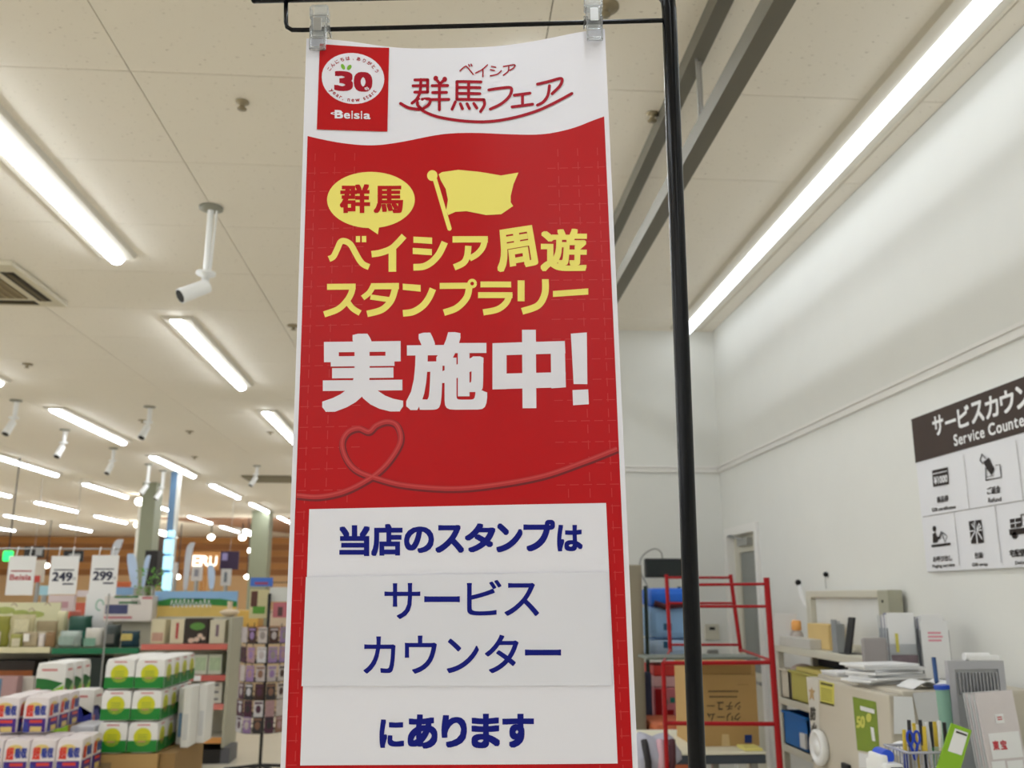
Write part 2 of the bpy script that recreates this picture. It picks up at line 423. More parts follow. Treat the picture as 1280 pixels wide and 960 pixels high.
# sprinklers
for k, (u, v) in enumerate([(303, 127), (815, 142), (367, 407), (178, 525), (237, 539), (243, 571), (34, 455), (338, 540), (756, 8)]):
    p = onz(u, v, H); r = .028 if k < 2 else .05
    m = MB(); m.lathe(p, [(.005, 0), (r, 0), (r, -.006), (r * .55, -.012), (.012, -.014), (.012, -.03), (.02, -.032), (.02, -.035), (.002, -.036)], 20)
    lab = ['sprinkler disc on the ceiling left of the banner top', 'sprinkler disc on the ceiling right of the black pole top', 'faint sprinkler disc beside the left edge of the banner', 'small ceiling disc left of the mid ceiling camera', 'small ceiling disc right of the mid ceiling camera', 'small ceiling disc near the pale column top', 'small dark ceiling disc above the leftmost camera', 'small ceiling disc close to the banner, half way down', 'small ceiling disc just behind the right banner clip'][k]
    solo('sprinkler', lab, 'sprinkler', m, mat('sprinkler_metal', (150, 138, 112), .4, metal=.5), 'sprinkler discs on the ceiling')
# security cameras on drop poles: ceiling px, camera px, yaw of the barrel
cams = [((264, 259), (250, 357), .38, 'large white security camera on a ceiling pole left of the banner', 215),
        ((20, 500), (16, 530), .3, 'white security camera at the far left below the first dark disc', 255),
        ((81, 537), (82, 560), .3, 'white security camera between the two far left lamps', 255),
        ((187, 508), (186, 535), .35, 'white security camera left of centre between two lamps', 255),
        ((142, 560), (141, 582), .3, 'small white security camera in front of the mid row of lamps', 255),
        ((186, 580), (184, 608), .5, 'left one of two white security cameras beside the pale column', 220),
        ((204, 588), (201, 615), .5, 'right one of two white security cameras beside the pale column', 220),
        ((321, 582), (321, 598), .3, 'small white security camera close to the banner edge', 220)]
for (cu, cv), (bu, bv), dl, lab, ya in cams:
    p = onz(cu, cv, H); e = at(bu, bv, p.y); L = p.z - e.z; s = 1.0 if cu == 264 else .95
    t = thing('security_camera', lab, 'security camera', p, 'security cameras hanging from the ceiling')
    m = MB(); m.lathe(p, [(.004, 0), (.062, 0), (.062, -.012), (.03, -.02), (.004, -.02)], 20); part('ceiling_plate', m, mat('camera_plate', (140, 138, 124), .5), t)
    q = V((p.x, p.y, e.z + .06)); m = MB(); m.cyl(p, q, .016, n=10); m.cyl(V((p.x + .03, p.y, p.z - .02)), V((q.x + .02, q.y, q.z)), .006, n=6); part('pole', m, M_white, t)
    m = MB(); m.lathe(q, [(.004, .02), (.05, .012), (.05, 0), (.02, -.01), (.02, -.03), (.004, -.03)], 14); m.tube([q + V((0, 0, -.02)), q + V((-.01, 0, -.06)), q + V((-.03, 0, -.085))], .016); part('swivel', m, M_white, t)
    a = math.radians(ya); d = V((math.cos(a), math.sin(a), -.62 if cu == 264 else -1.6)).normalized(); c = q + V((-.02, 0, -.075))
    m = MB(); m.cyl(c - d * .04, c + d * .12, .036, .04, n=16); bd = part('camera_body', m, M_white, t)
    m = MB(); m.cyl(c + d * .12, c + d * .123, .034, .034, n=16); part('lens', m, M_black, bd)
# cassette air conditioner
c0 = onz(8, 333, H); xr = -2.66; y0 = 5.5; S = .85
t = thing('air_conditioner', 'square cassette air conditioner in the ceiling at the left edge', 'air conditioner', (xr - S / 2, y0 + S / 2, H))
m = MB(); m.rbox((xr - S, y0, H - .035), (xr, y0 + S, H), .012); part('panel', m, mat('ac_panel', (206, 198, 176), .5), t)
m = MB(); m.box((xr - S * .78, y0 + S * .22, H - .039), (xr - S * .22, y0 + S * .78, H - .034)); part('grille', m, mat('ac_grille', (120, 104, 74), .6), t)
for k in range(9):
    m = MB(); x = xr - S * .76 + k * S * .065; m.box((x, y0 + S * .23, H - .044), (x + .012, y0 + S * .77, H - .038)); part('slat', m, mat('ac_slat', (150, 136, 104), .6), t)
for a, b in (((.84, .16), (.94, .84)), ((.06, .16), (.16, .84)), ((.2, .06), (.8, .16)), ((.2, .84), (.8, .94))):
    m = MB(); m.box((xr - S + a[0] * S, y0 + a[1] * S, H - .037), (xr - S + b[0] * S, y0 + b[1] * S, H - .033)); part('air_slot', m, mat('ac_slot', (42, 34, 20), .7), t)
    m = MB(); cx, cy = (a[0] + b[0]) / 2, (a[1] + b[1]) / 2
    if b[0] - a[0] < .2: m.box((xr - S + (cx - .012) * S, y0 + a[1] * S + .02, H - .045), (xr - S + (cx + .012) * S, y0 + b[1] * S - .02, H - .037))
    else: m.box((xr - S + a[0] * S + .02, y0 + (cy - .012) * S, H - .045), (xr - S + b[0] * S - .02, y0 + (cy + .012) * S, H - .037))
    part('louver', m, mat('ac_louver', (92, 80, 52), .6), t)
c = onz(338, 598, H); t = MB(); t.rbox((c.x - .42, c.y - .42, H - .03), (c.x + .42, c.y + .42, H), .02); solo('air_conditioner', 'far grey ceiling cassette beside the banner edge', 'air conditioner', t, mat('ac_far', (120, 112, 88), .6))

# ================================================================== BANNER AND STAND
zc = 1.259
O = EYE + rdir(572, 480) * (zc / F)
a5 = math.radians(5); rr = .017
S0 = V((math.cos(a5), -math.sin(a5), 0)); Z = V((0, 0, 1))
BS, BT = S0 * math.cos(rr) + Z * math.sin(rr), -S0 * math.sin(rr) + Z * math.cos(rr)
flat = Surf(O, BS, BT)
TOPT = flat.px(572, 52)[1]
def bdisp(s, t):
    k = max(0., min(1., 1 - (TOPT - t) / .5)); x = s / .225
    d = -.012 * k * k * (1 - x * x) + .0035 * math.sin(2.2 * x + 1.2 + 1.5 * t) * (1 - k * .5) + .002 * math.sin(5 * t + x * 1.6)
    d += .002 * k * math.sin(6 * x + 3 * t)
    return d
ban = Surf(O, BS, BT, bdisp)
def prof(pts):                                   # photo pixels -> piecewise t(s) on the banner
    q = sorted(flat.px(*p) for p in smooth(pts, 4))
    def fn(s):
        if s <= q[0][0]: return q[0][1]
        for (a, b), (c, d) in zip(q, q[1:]):
            if s <= c: return b + (d - b) * (s - a) / max(1e-9, c - a)
        return q[-1][1]
    return fn
def region(sl, sr, tb, tt, off, nx=40, ny=70):
    m = MB(); vs = []
    for j in range(ny + 1):
        for i in range(nx + 1):
            s = sl(j / ny) if callable(sl) else sl; s2 = sr(j / ny) if callable(sr) else sr
            x = s + (s2 - s) * i / nx; b = tb(x) if callable(tb) else tb; tp = tt(x) if callable(tt) else tt
            vs.append(ban.pt(x, b + (tp - b) * j / ny, off))
    m.add(vs, [(j * (nx + 1) + i, j * (nx + 1) + i + 1, (j + 1) * (nx + 1) + i + 1, (j + 1) * (nx + 1) + i) for j in range(ny) for i in range(nx)], True)
    return m
M_ban = mat('banner_white', (240, 239, 248), .4, var=.01, spec=.4)
M_bred = mat('banner_red', (190, 3, 15), .34, var=.03, scale=5, spec=.3)
M_byel = mat('print_yellow', (252, 238, 124), .5, var=.01, spec=.2)
M_bwht = mat('print_white', (238, 236, 245), .45, var=0, spec=.3)
M_crim = mat('print_crimson', (168, 14, 38), .45, var=0, spec=.2)
M_navy = mat('print_navy', (12, 22, 128), .5, var=0, spec=.2)
M_grid = mat('print_grid', (214, 96, 84), .4, var=0); M_grid2 = mat('print_grid_dim', (200, 44, 44), .4, var=0)
sL = flat.px(362.6, 620)[0]; sR = flat.px(782.3, 620)[0]
BB = flat.px(572, 1010)[1]
top = prof([(380, 50), (400, 49), (440, 50), (500, 56), (555, 57), (610, 54), (660, 47), (710, 39), (740, 36), (760, 35)])
bn = thing('hanging_banner', 'tall red and white event banner clipped to the black stand', 'banner', ban.pt(0, BB))
part('banner_sheet', region(sL, sR, BB, top, 0, 60, 110), M_ban, bn)
bk = region(sL, sR, BB, top, -.0006, 60, 110); bk.f = [f[::-1] for f in bk.f]; part('banner_back', bk, M_ban, bn)
# red field, wave on top
rl_, rr_ = flat.px(368.6, 620)[0], flat.px(776, 620)[0]
wave = prof([(383, 170), (400, 174), (430, 179), (465, 181), (500, 177), (550, 168), (590, 166), (640, 167), (680, 166), (715, 159), (740, 150), (758, 144)])
part('red_field', region(rl_, rr_, flat.px(572, 1003)[1], wave, .0004, 60, 110), M_bred, bn)
def ink(crop=ONE, off=.0009): return Ink(ban, crop, off)
def put(name, k, m, label=None): return part(name, k.mb, m, bn, label)
# dashed grid
k = ink(None, .0006)
pitch = .0287; dash = .012; wl = .0012
t_hi, t_lo = flat.px(572, 190)[1], flat.px(572, 995)[1]
ncol = [rl_ + .012 + pitch * i for i in range(3)] + [rr_ - .012 - pitch * i for i in range(3)]
for ci, x in enumerate(ncol):
    y = t_lo
    if ci % 3 == 2: pass
    while y < t_hi:
        if y + dash < wave(x) - .004 and not (ci % 3 == 2 and (int(y * 7) % 3 == 0)): k.rect(x - wl / 2, y, x + wl / 2, y + dash)
        y += pitch * .75
    
y = t_lo + .01
while y < t_hi:
    for sgn in (0, 1):
        x = rl_ + .002 if sgn == 0 else rr_ - .002
        for q in range(5 if sgn == 0 else 5):
            xa = x + (q * pitch * .62 if sgn == 0 else -q * pitch * .62 - dash)
            if y < wave(xa) - .008: k.rect(xa, y - wl / 2, xa + dash, y + wl / 2)
    y += pitch
part('grid_print', k.mb, M_grid2, bn, kind='stuff')
# badge
c = Crop(310, 0, 5.818); k = ink(c); k.poly([(502, 945), (760, 925), (1012, 952), (1022, 328), (525, 325)]); put('badge_print', k, M_bred)
k = ink(c, .0012); k.ell((763, 565), 225, 188); put('badge_disc', k, M_bwht)
k = ink(c, .0015)
k.glyph('3', (628, 515, 762, 662), (.075, .06)); k.glyph('0', (768, 515, 902, 662), (.09, .06)); 
def arc(k, txt, cx, cy, rx, ry, a0, a1, wch, hch, flip=False, dil=(0, 0), widths=None):
    n = len(txt)
    tot = sum((widths or {}).get(ch, 1) for ch in txt); acc = 0
    for i, ch in enumerate(txt):
        wk = (widths or {}).get(ch, 1); f = (acc + wk / 2) / tot; acc += wk
        if ch == ' ': continue
        a = math.radians(a0 + (a1 - a0) * f); x, y = cx + rx * math.cos(a), cy - ry * math.sin(a)
        th = math.atan2(rx * math.sin(a), ry * math.cos(a)); nx, ny = math.cos(a), -math.sin(a)      # outward
        if flip: ux, uy = -nx, -ny
        else: ux, uy = nx, ny
        rx_, ry_ = -uy, ux                                                      # right
        vs, fs, bb = GL(ch); ew = wch * (bb[2] - bb[0]); eh = hch * (bb[3] - bb[1]); mid = ((bb[1] + bb[3]) / 2 - .35) * hch
        cx_, cy_ = x + ux * mid, y + uy * mid
        P = lambda px_, py_: (cx_ + rx_ * px_ + ux * py_, cy_ + ry_ * px_ + uy * py_)
        k.glyph(ch, [P(-ew / 2, eh / 2), P(ew / 2, eh / 2), P(ew / 2, -eh / 2), P(-ew / 2, -eh / 2)], dil)
arc(k, 'こんにちは、ありがとう', 763, 575, 190, 158, 160, 20, 34, 34, dil=(.03, .03), widths={'、': .8})
arc(k, 'year, new start', 763, 562, 186, 160, 212, 328, 46, 46, True, (.04, .03), widths={'r': .75, ',': .6, ' ': .6, 'w': 1.3, 't': .75, 's': .9})
put('badge_lettering', k, M_crim)
k = ink(c, .0015); k.ell((690, 484), 13, 22, 16, -.45); k.ell((735, 486), 14, 22, 16, .6); put('leaf_print', k, mat('print_green', (120, 178, 40), .4))
k = ink(c, .0018); k.glyph('th', (845, 625, 878, 648), (.04, .03))
xs = 628
for ch, x0, x1, y0 in (('B', 632, 692, 803), ('e', 698, 742, 822), ('i', 752, 762, 805), ('s', 770, 812, 822), ('i', 820, 830, 805), ('a', 840, 890, 822)):
    k.glyph(ch, (x0, y0, x1, 864), (.05 if x1 - x0 > 20 else .08, .04))
k.stroke([(690, 822), (650, 818), (605, 828), (650, 838), (690, 836)], 6)
put('store_lettering', k, M_bwht)
# fair logo
c = Crop(490, 60, 5.333); k = ink(c)
for pts in ([(452, 142), (485, 112), (500, 116), (540, 165)], [(510, 98), (516, 110)], [(525, 95), (531, 107)], [(635, 97), (600, 130), (557, 155)], [(605, 130), (605, 180)],
            [(662, 106), (690, 112)], [(656, 129), (682, 135)], [(655, 172), (700, 160), (728, 135)], [(742, 105), (815, 91), (810, 112), (785, 130)], [(778, 106), (773, 138), (742, 165)]):
    k.stroke(pts, 9, True)
W = 20
def seg(pts, w_=W, cur=False): k.stroke(pts, w_, True, cur)
for pts in ([(150, 202), (236, 202)], [(138, 242), (236, 242)], [(150, 286), (236, 286)], [(236, 202), (236, 286)], [(266, 243), (370, 243)], [(270, 290), (362, 290)], [(258, 338), (378, 338)], [(315, 225), (315, 408)],
            [(290, 195), (315, 228)], [(350, 200), (322, 228)], [(432, 216), (432, 338)], [(432, 216), (592, 216)], [(440, 256), (585, 256)], [(440, 297), (585, 297)], [(432, 338), (612, 338)], [(510, 216), (510, 338)],
            [(422, 355), (400, 405)], [(455, 368), (470, 402)], [(500, 368), (515, 400)], [(545, 365), (565, 396)], [(815, 302), (920, 286)], [(870, 298), (870, 370)], [(800, 383), (938, 362)]): seg(pts)
for pts in ([(190, 200), (186, 280), (165, 330), (132, 360)], [(612, 338), (615, 375), (590, 420)], [(645, 270), (720, 256), (792, 252), (785, 305), (730, 362), (655, 402)],
            [(970, 224), (1050, 205), (1130, 188), (1122, 235), (1068, 290)], [(1050, 235), (1040, 300), (1010, 345), (970, 368)], [(178, 335), (168, 370), (195, 400)], [(200, 335), (250, 335), (245, 370), (205, 400)]): seg(pts, W, True)
k.ell((290, 193), 16, 18, 16); k.ell((350, 200), 16, 18, 16)
k.stroke([(55, 362), (110, 392), (180, 404)], 21, True); k.stroke([(180, 392), (225, 425), (320, 460), (480, 486), (640, 488), (800, 460), (960, 410), (1080, 355), (1200, 292)], 20, True)
put('fair_logo_print', k, M_crim)
k = ink(c, .0012); k.poly([(200, 385), (176, 352), (184, 338), (200, 348), (216, 338), (232, 350), (228, 362)], True); put('heart_print', k, M_bwht)
# speech bubble and flag
k = ink(); k.ell((463.8, 250.0), 54.9, 35.3, 60); k.poly([(459, 284), (472.5, 293.3), (474, 283)])
c = Crop(360, 0, 2.909); k.c = c
k.ell((525, 640), 19, 20, 24); k.stroke([(534, 652), (588, 835)], 16, True)
k.poly([(548, 636), (560, 628), (620, 620), (700, 628), (775, 640), (838, 628), (820, 672), (810, 715), (810, 738), (819, 752), (775, 783), (720, 786), (650, 772), (610, 774), (583, 786), (576, 768), (582, 730), (574, 690), (556, 658)])
put('bubble_and_flag_print', k, M_byel)
k = ink(Crop(390, 200, 6.737), .0012); k.glyph('群', (235, 205, 490, 448), (.04, .03), 2); k.glyph('馬', (520, 218, 768, 450), (.04, .03), 2); put('bubble_lettering', k, M_bred)
# yellow lines
k = ink(Crop(390, 280, 7.111))
k.stroke([(150, 310), (190, 288), (225, 220), (256, 158), (300, 155), (345, 185), (385, 255), (425, 325), (460, 362), (508, 384)], 54)
k.rect(390, 108, 428, 163); k.rect(443, 108, 483, 163)
k.stroke([(530, 270), (610, 258), (700, 225), (760, 175), (820, 110)], 58); k.stroke([(716, 225), (716, 428)], 68)
k.poly([(903, 172), (1070, 185), (1070, 128), (903, 117)]); k.poly([(897, 272), (1068, 286), (1068, 230), (897, 217)])
k.stroke([(903, 390), (990, 385), (1060, 350), (1120, 290), (1155, 230), (1182, 170)], 60)
k.rect(132, 530, 388, 583); k.stroke([(361, 535), (352, 605), (310, 680), (230, 755), (105, 800)], 55); k.stroke([(315, 690), (360, 748), (428, 792)], 52)
k.rect(525, 528, 775, 583); k.stroke([(548, 545), (510, 610), (450, 658)], 50); k.stroke([(746, 530), (735, 600), (700, 690), (620, 765), (490, 800)], 58); k.stroke([(520, 650), (690, 676)], 46)
k.poly([(808, 590), (968, 608), (968, 548), (808, 535)]); k.stroke([(810, 798), (900, 786), (985, 735), (1040, 665), (1077, 583)], 60)
k.c = Crop(560, 200, 4.365)
k.rect(26, 422, 218, 457); k.stroke([(203, 430), (192, 480), (160, 520), (118, 545)], 33); k.stroke([(112, 475), (106, 530), (85, 568), (35, 592)], 35)
k.glyph('周', [(256, 392), (458, 358), (496, 578), (272, 622)], (.04, .036), 2); k.glyph('遊', [(505, 376), (762, 376), (755, 612), (505, 612)], (.03, .028), 2)
k.rect(-44, 676, 115, 709); k.stroke([(118, 690), (104, 755), (50, 812), (-21, 838)], 36)
k.stroke([(133 + 18 * math.cos(a), 681 + 18 * math.sin(a)) for a in (2 * PI * i / 24 for i in range(25))], 16, cur=False)
k.rect(178, 670, 345, 702); k.rect(165, 728, 352, 760); k.stroke([(338, 735), (318, 785), (270, 822), (193, 838)], 34)
k.rect(380, 663, 418, 777); k.stroke([(531, 655), (528, 735), (490, 800), (404, 832)], 37)
k.poly([(572, 752), (765, 737), (765, 703), (572, 719)])
put('yellow_lettering', k, M_byel)
# big white line
k = ink(Crop(360, 320, 2.909))
k.glyph('実', (122, 282, 420, 566), (.055, .034), 4); k.glyph('施', (430, 280, 725, 562), (.04, .03), 4)
k.stroke([(876, 272), (878, 556)], 50, cur=False)
k.poly([(744, 372), (795, 372), (795, 368), (744, 325)]); 
k.poly([(744, 366), (1008, 357), (1006, 312), (744, 321)])
k.poly([(744, 488), (795, 487), (795, 340), (744, 342)]); k.poly([(957, 484), (1010, 480), (1006, 330), (955, 332)])
k.poly([(746, 488), (1009, 480), (1009, 425), (746, 432)])
k.poly([(1038, 468), (1088, 468), (1086, 280), (1028, 285)]); k.poly([(1036, 545), (1093, 541), (1091, 487), (1034, 490)])
put('white_lettering', k, M_bwht)
# corded heart
k1 = ink(Crop(360, 320, 2.909), .0007); k2 = ink(Crop(360, 320, 2.909), .0009); k3 = ink(Crop(360, 320, 2.909), .0011)
P1 = [(28, 869), (110, 874), (200, 856), (290, 812), (350, 765), (395, 705), (410, 660), (395, 615), (360, 602), (320, 615), (293, 638), (255, 625), (215, 640), (195, 680), (210, 735), (250, 780), (330, 810), (430, 834), (600, 846), (760, 832), (930, 800), (1080, 748), (1196, 702)]
k1.stroke([(x + 2, y + 4) for x, y in P1], 26); k2.stroke(P1, 18); k3.stroke([(x, y - 2) for x, y in P1], 6)
put('cord_print_edge', k1, mat('print_dark_red', (120, 6, 18), .4)); put('cord_print', k2, mat('print_cord', (190, 34, 40), .4)); put('cord_print_line', k3, mat('print_cord_light', (206, 66, 64), .4))
# lower white panel
c = Crop(340, 620, 2.6667); k = ink(c, .0008)
def panel(x0, y0, x1, y1, x2, y2, x3, y3, off, nx=14, ny=14):
    q = Ink(ban, c, off); m = q.mb; vs = []
    for j in range(ny + 1):
        for i in range(nx + 1):
            a, b = i / nx, j / ny
            vs.append(q.P((x3 * (1 - a) * (1 - b) + x2 * a * (1 - b) + x1 * a * b + x0 * (1 - a) * b, y3 * (1 - a) * (1 - b) + y2 * a * (1 - b) + y1 * a * b + y0 * (1 - a) * b)))
    m.add(vs, [(j * (nx + 1) + i, j * (nx + 1) + i + 1, (j + 1) * (nx + 1) + i + 1, (j + 1) * (nx + 1) + i) for j in range(ny) for i in range(nx)], True); return m
part('white_panel', panel(122, 43, 1113, 24, 1152, 891, 93, 899, .0008), M_ban, bn)
pp = panel(112, 270, 1121, 253, 1132, 631, 98, 634, .0026)
pb = panel(112, 270, 1121, 253, 1132, 631, 98, 634, .0009)
n0 = 15
pp.add([pp.v[i] for i in range(n0)] + [pb.v[i] for i in range(n0)], [(i, n0 + i, n0 + i + 1, i + 1) for i in range(n0 - 1)])
part('pasted_paper', pp, mat('pasted_paper', (232, 232, 241), .5, var=.015, scale=3), bn, 'slightly greyer paper strip pasted over the panel')
k = ink(c, .0012)
for ch, b in zip('当店のスタンプは', [(223, 97, 325, 200), (330, 93, 435, 200), (440, 102, 540, 190), (545, 97, 640, 190), (643, 92, 745, 188), (748, 92, 835, 188), (838, 80, 943, 185), (950, 97, 1035, 185)]): k.glyph(ch, b, (.04, .04), 2)
put('upper_lettering', k, M_navy); k = ink(c, .0012)
for ch, b in zip('にあります', [(358, 745, 440, 840), (452, 728, 552, 842), (565, 730, 650, 838), (665, 725, 760, 840), (768, 725, 873, 838)]): k.glyph(ch, b, (.05, .045), 2)
put('lower_lettering', k, M_navy)
k = ink(c, .003)
for ch, b in zip('サービスカウンター', [(375, 290, 495, 410), (508, 334, 627, 354), (650, 280, 765, 398), (775, 290, 890, 400), (305, 468, 412, 592), (443, 465, 550, 592), (583, 475, 690, 590), (710, 462, 822, 590), (843, 511, 963, 531)]):
    k.glyph(ch, b, (.012, .012) if ch != 'ー' else (.01, .08))
put('pasted_lettering', k, M_navy)

# stand: the tubes lie in the plane just behind the banner
sp = Surf(O - flat.N * .014, BS, BT)
def sp3(u, v): a, b = sp.px(u, v); return sp.pt(a, b)
st = thing('banner_stand', 'black tubular metal banner stand with a hook-shaped top arm', 'stand', V((sp3(855, 480).x, sp3(855, 480).y, 0)))
pt_, pb_ = sp3(836.5, 10), sp3(871.5, 960)
dn = (pb_ - pt_); kf = -pt_.z / dn.z; foot = pt_ + dn * kf
arm = [sp3(318, 0), sp3(600, -7), sp3(800, -12.5)]
crn = [sp3(818, -12), sp3(829, -8), sp3(835, 0), sp3(836.5, 14)]
m = MB(); m.tube([V(foot) + V((0, 0, .02))] + [pt_ + dn * t for t in (.9, .5, .2, .05)] + [crn[3], crn[2], crn[1], crn[0]], .0112, 20); part('pole', m, M_black, st)
m = MB(); m.tube([crn[0]] + arm[::-1], [.0095, .008, .0058, .0052], 14); m.ball(arm[0], .0053, 8); part('top_arm', m, M_black, st)
wr = [sp3(357.5, 0), sp3(357.5, 28), sp3(359, 34), sp3(365, 37.4), sp3(378, 37.5), sp3(600, 32), sp3(828, 25.5), sp3(838, 25.2)]
m = MB(); m.tube(wr, .0034, 12); part('clip_wire', m, M_black, st)
m = MB(); m.lathe(V((foot.x, foot.y, 0)), [(.01, 0), (.17, 0), (.17, .008), (.15, .014), (.02, .02), (.02, .03), (.005, .03)], 36); part('base_plate', m, M_black, st)
# clear plastic clips
for nm, (u, v) in (('left', (402, 36)), ('right', (741, 24))):
    a, b = sp.px(u, v); t = thing('banner_clip', 'clear plastic clip holding the %s corner of the banner' % nm, 'clip', sp.pt(a, b - .03), 'clear clips on the wire')
    Mx = Matrix.Translation(sp.pt(a, b)) @ Matrix((( BS.x, -flat.N.x, BT.x, 0), (BS.y, -flat.N.y, BT.y, 0), (BS.z, -flat.N.z, BT.z, 0), (0, 0, 0, 1)))
    k_ = .0011                                   # metres per pixel here
    def cb(x0, y0, z0, x1, y1, z1, q, r=.0012): q.rbox((x0, y0, z0), (x1, y1, z1), r, Mx)
    q = MB(); cb(-.012, -.0215, -.05, .012, -.019, .008, q); cb(-.012, -.019, -.006, -.0095, -.006, .008, q); cb(.0095, -.019, -.006, .012, -.006, .008, q)
    cb(-.012, -.0265, -.05, -.0095, -.0215, -.012, q); cb(.0095, -.0265, -.05, .012, -.0215, -.012, q); cb(-.0095, -.025, -.05, .0095, -.0215, -.046, q); cb(-.0095, -.025, -.032, .0095, -.0215, -.029, q); part('front_jaw', q, M_clear, t)
    q = MB(); cb(-.014, -.0225, .0085, .014, -.02, .024, q); cb(-.012, -.02, .024, .012, -.0175, .028, q); cb(-.014, -.0195, .006, -.0115, -.006, .024, q); cb(.0115, -.0195, .006, .014, -.006, .024, q); cb(-.01, -.006, .008, .01, -.0035, .034, q); part('lever', q, M_clear, t)
    q = MB(); cb(-.011, -.0095, -.05, .011, -.007, -.006, q); cb(-.011, .0055, -.012, .011, .008, .03, q); cb(-.0145, -.0095, -.012, -.012, .008, .0, q); cb(.012, -.0095, -.012, .0145, .008, .0, q); part('back_jaw', q, M_clear, t)
    q = MB(); cb(-.0065, -.0285, -.02, .0065, -.0268, .0, q, .0008); cb(-.0062, -.0295, -.0225, .0062, -.0275, -.0205, q, .0008); part('spring', q, M_steel, t, 'metal spring plate')
# ================================================================== RIGHT SIDE: SERVICE COUNTER CORNER
def pr(u0, v0, u1, v1, Y):                      # photo rectangle at depth Y -> x0, x1, z0, z1
    a = at(u0, (v0 + v1) / 2, Y); b = at(u1, (v0 + v1) / 2, Y); c = at((u0 + u1) / 2, v1, Y); d = at((u0 + u1) / 2, v0, Y)
    return a.x, b.x, c.z, d.z
def pbox(mb, u0, v0, u1, v1, Y, D, r=.006, z0=None, z1=None):
    x0, x1, za, zb = pr(u0, v0, u1, v1, Y)
    za = za if z0 is None else z0; zb = zb if z1 is None else z1
    (mb.rbox if r else mb.box)(*([(x0, Y, za), (x1, Y + D, zb)] + ([r] if r else [])))
    return (x0, x1, za, zb)
def front(Y, x0=0, z0=0): return Surf((x0, Y, z0), (1, 0, 0), (0, 0, 1))          # faces the camera (-Y)
def side(X): return Surf((X, 0, 0), (0, -1, 0), (0, 0, 1))                         # faces -X

# ---- service counter sign on the right wall
sg_s = side(XR - .022)
s0 = sg_s.px(1139, 526)[0]; zt, zb_ = 2.255, 1.598; zm = 2.061
chw = (sg_s.px(1270, 505)[0] - sg_s.px(1166, 540)[0]) / 6
s1 = s0 + (sg_s.px(1166, 540)[0] - s0) * 2 + chw * 9
sg = thing('wall_sign', 'large brown and white service counter sign on the right wall', 'sign', (XR - .022, -s0, zb_))
m = MB(); m.rbox((XR - .02, -s1, zb_), (XR - .002, -s0, zt), .004); part('sign_board', m, mat('sign_white', (226, 226, 230), .35, var=0), sg)
k = Ink(sg_s, None, .0006); k.rect(s0 + .002, zm, s1 - .002, zt - .002); k_o = part('brown_band', k.mb, mat('sign_brown', (58, 42, 34), .4, var=.02, spec=.2), sg)
k = Ink(sg_s, None, .0014); x = sg_s.px(1166, 540)[0]
for i, ch in enumerate('サービスカウンター'):
    k.glyph(ch, (x + i * chw + chw * .06, 2.228, x + (i + 1) * chw - chw * .06, 2.146) if ch != 'ー' else (x + i * chw + chw * .08, 2.192, x + (i + 1) * chw - chw * .08, 2.179), (.03, .03) if ch != 'ー' else (0, .1))
es0 = sg_s.px(1192, 545)[0]
ew = (sg_s.px(1280, 530)[0] - es0) / 10.2
def word(k, txt, x, zlo, size, dil=(.03, .02), sp=1.0, xs=1.0):
    for ch in txt:
        if ch == ' ': x += size * .3; continue
        vs, fs, bb = GL(ch); w_ = (bb[2] - bb[0]) * size * xs
        k.glyph(ch, (x, zlo + bb[3] * size, x + w_, zlo + bb[1] * size), dil); x += w_ + size * .09 * sp
    return x
def wlen(txt, size, sp=1.0, xs=1.0):
    return sum(size * .3 if ch == ' ' else (GL(ch)[2][2] - GL(ch)[2][0]) * size * xs + size * .09 * sp for ch in txt)
def cword(k, txt, xc, zlo, size, dil=(.02, .02), xs=1.0): word(k, txt, xc - wlen(txt, size, 1, xs) / 2, zlo, size, dil, 1, xs)
word(k, 'Service Counter', es0, 2.083, .066, (.05, .03), 1, (sg_s.px(1280, 530)[0] - es0) / wlen('Service Count', .066) * .97)
part('sign_title', k.mb, mat('sign_letters', (236, 236, 236), .4, var=0), sg)
# cell lines
k = Ink(sg_s, None, .001)
mid = sg_s.px(1240, 632)[1]
cu = [sg_s.px(1209, 610)[0], sg_s.px(1275, 590)[0]]; d1 = cu[1] - cu[0]
xx = cu[0]
while xx < s1 - .05: k.rect(xx - .0015, mid + .002, xx + .0015, zm - .02); xx += d1
cl = [sg_s.px(1197, 680)[0], sg_s.px(1248, 670)[0]]; d2 = cl[1] - cl[0]; xx = cl[0]
while xx < s1 - .05: k.rect(xx - .0015, zb_ + .02, xx + .0015, mid - .002); xx += d2
k.rect(s0 + .02, mid - .0015, s1 - .02, mid + .0015)
part('cell_lines', k.mb, mat('sign_grey', (150, 146, 144), .5, var=0), sg)
M_sink = mat('sign_ink', (40, 30, 26), .5, var=0, spec=.2)
cS = Crop(1130, 540, 5.333)
k = Ink(sg_s, cS, .001)
k.poly([(188, 257), (292, 234), (300, 348), (196, 367)])                                # gift certificate
k2 = Ink(sg_s, cS, .0016); k2.poly([(192, 278), (291, 256), (291, 262), (193, 284)]); k2.c = cS; k2.glyph('¥1000', [(200, 300), (290, 282), (293, 332), (204, 352)], (.012, .04))
k.stroke([(545, 238), (548, 322), (650, 302), (640, 216), (610, 224)], 6, cur=False); k.poly([(530, 200), (566, 172), (604, 248), (585, 290), (552, 245)]); k.stroke([(530, 215), (508, 190), (520, 148), (548, 178)], 6, cur=False); k.stroke([(548, 300), (600, 290)], 4)
k.poly([(183, 752), (311, 738), (311, 754), (186, 770)]); k.poly([(192, 680), (210, 668), (222, 700), (240, 694), (222, 735), (194, 740)]); k.ell((203, 645), 12, 20, 16); k.stroke([(212, 690), (236, 710), (250, 665), (284, 690)], 7, cur=False); k.stroke([(250, 668), (275, 735), (288, 695)], 4, cur=False)
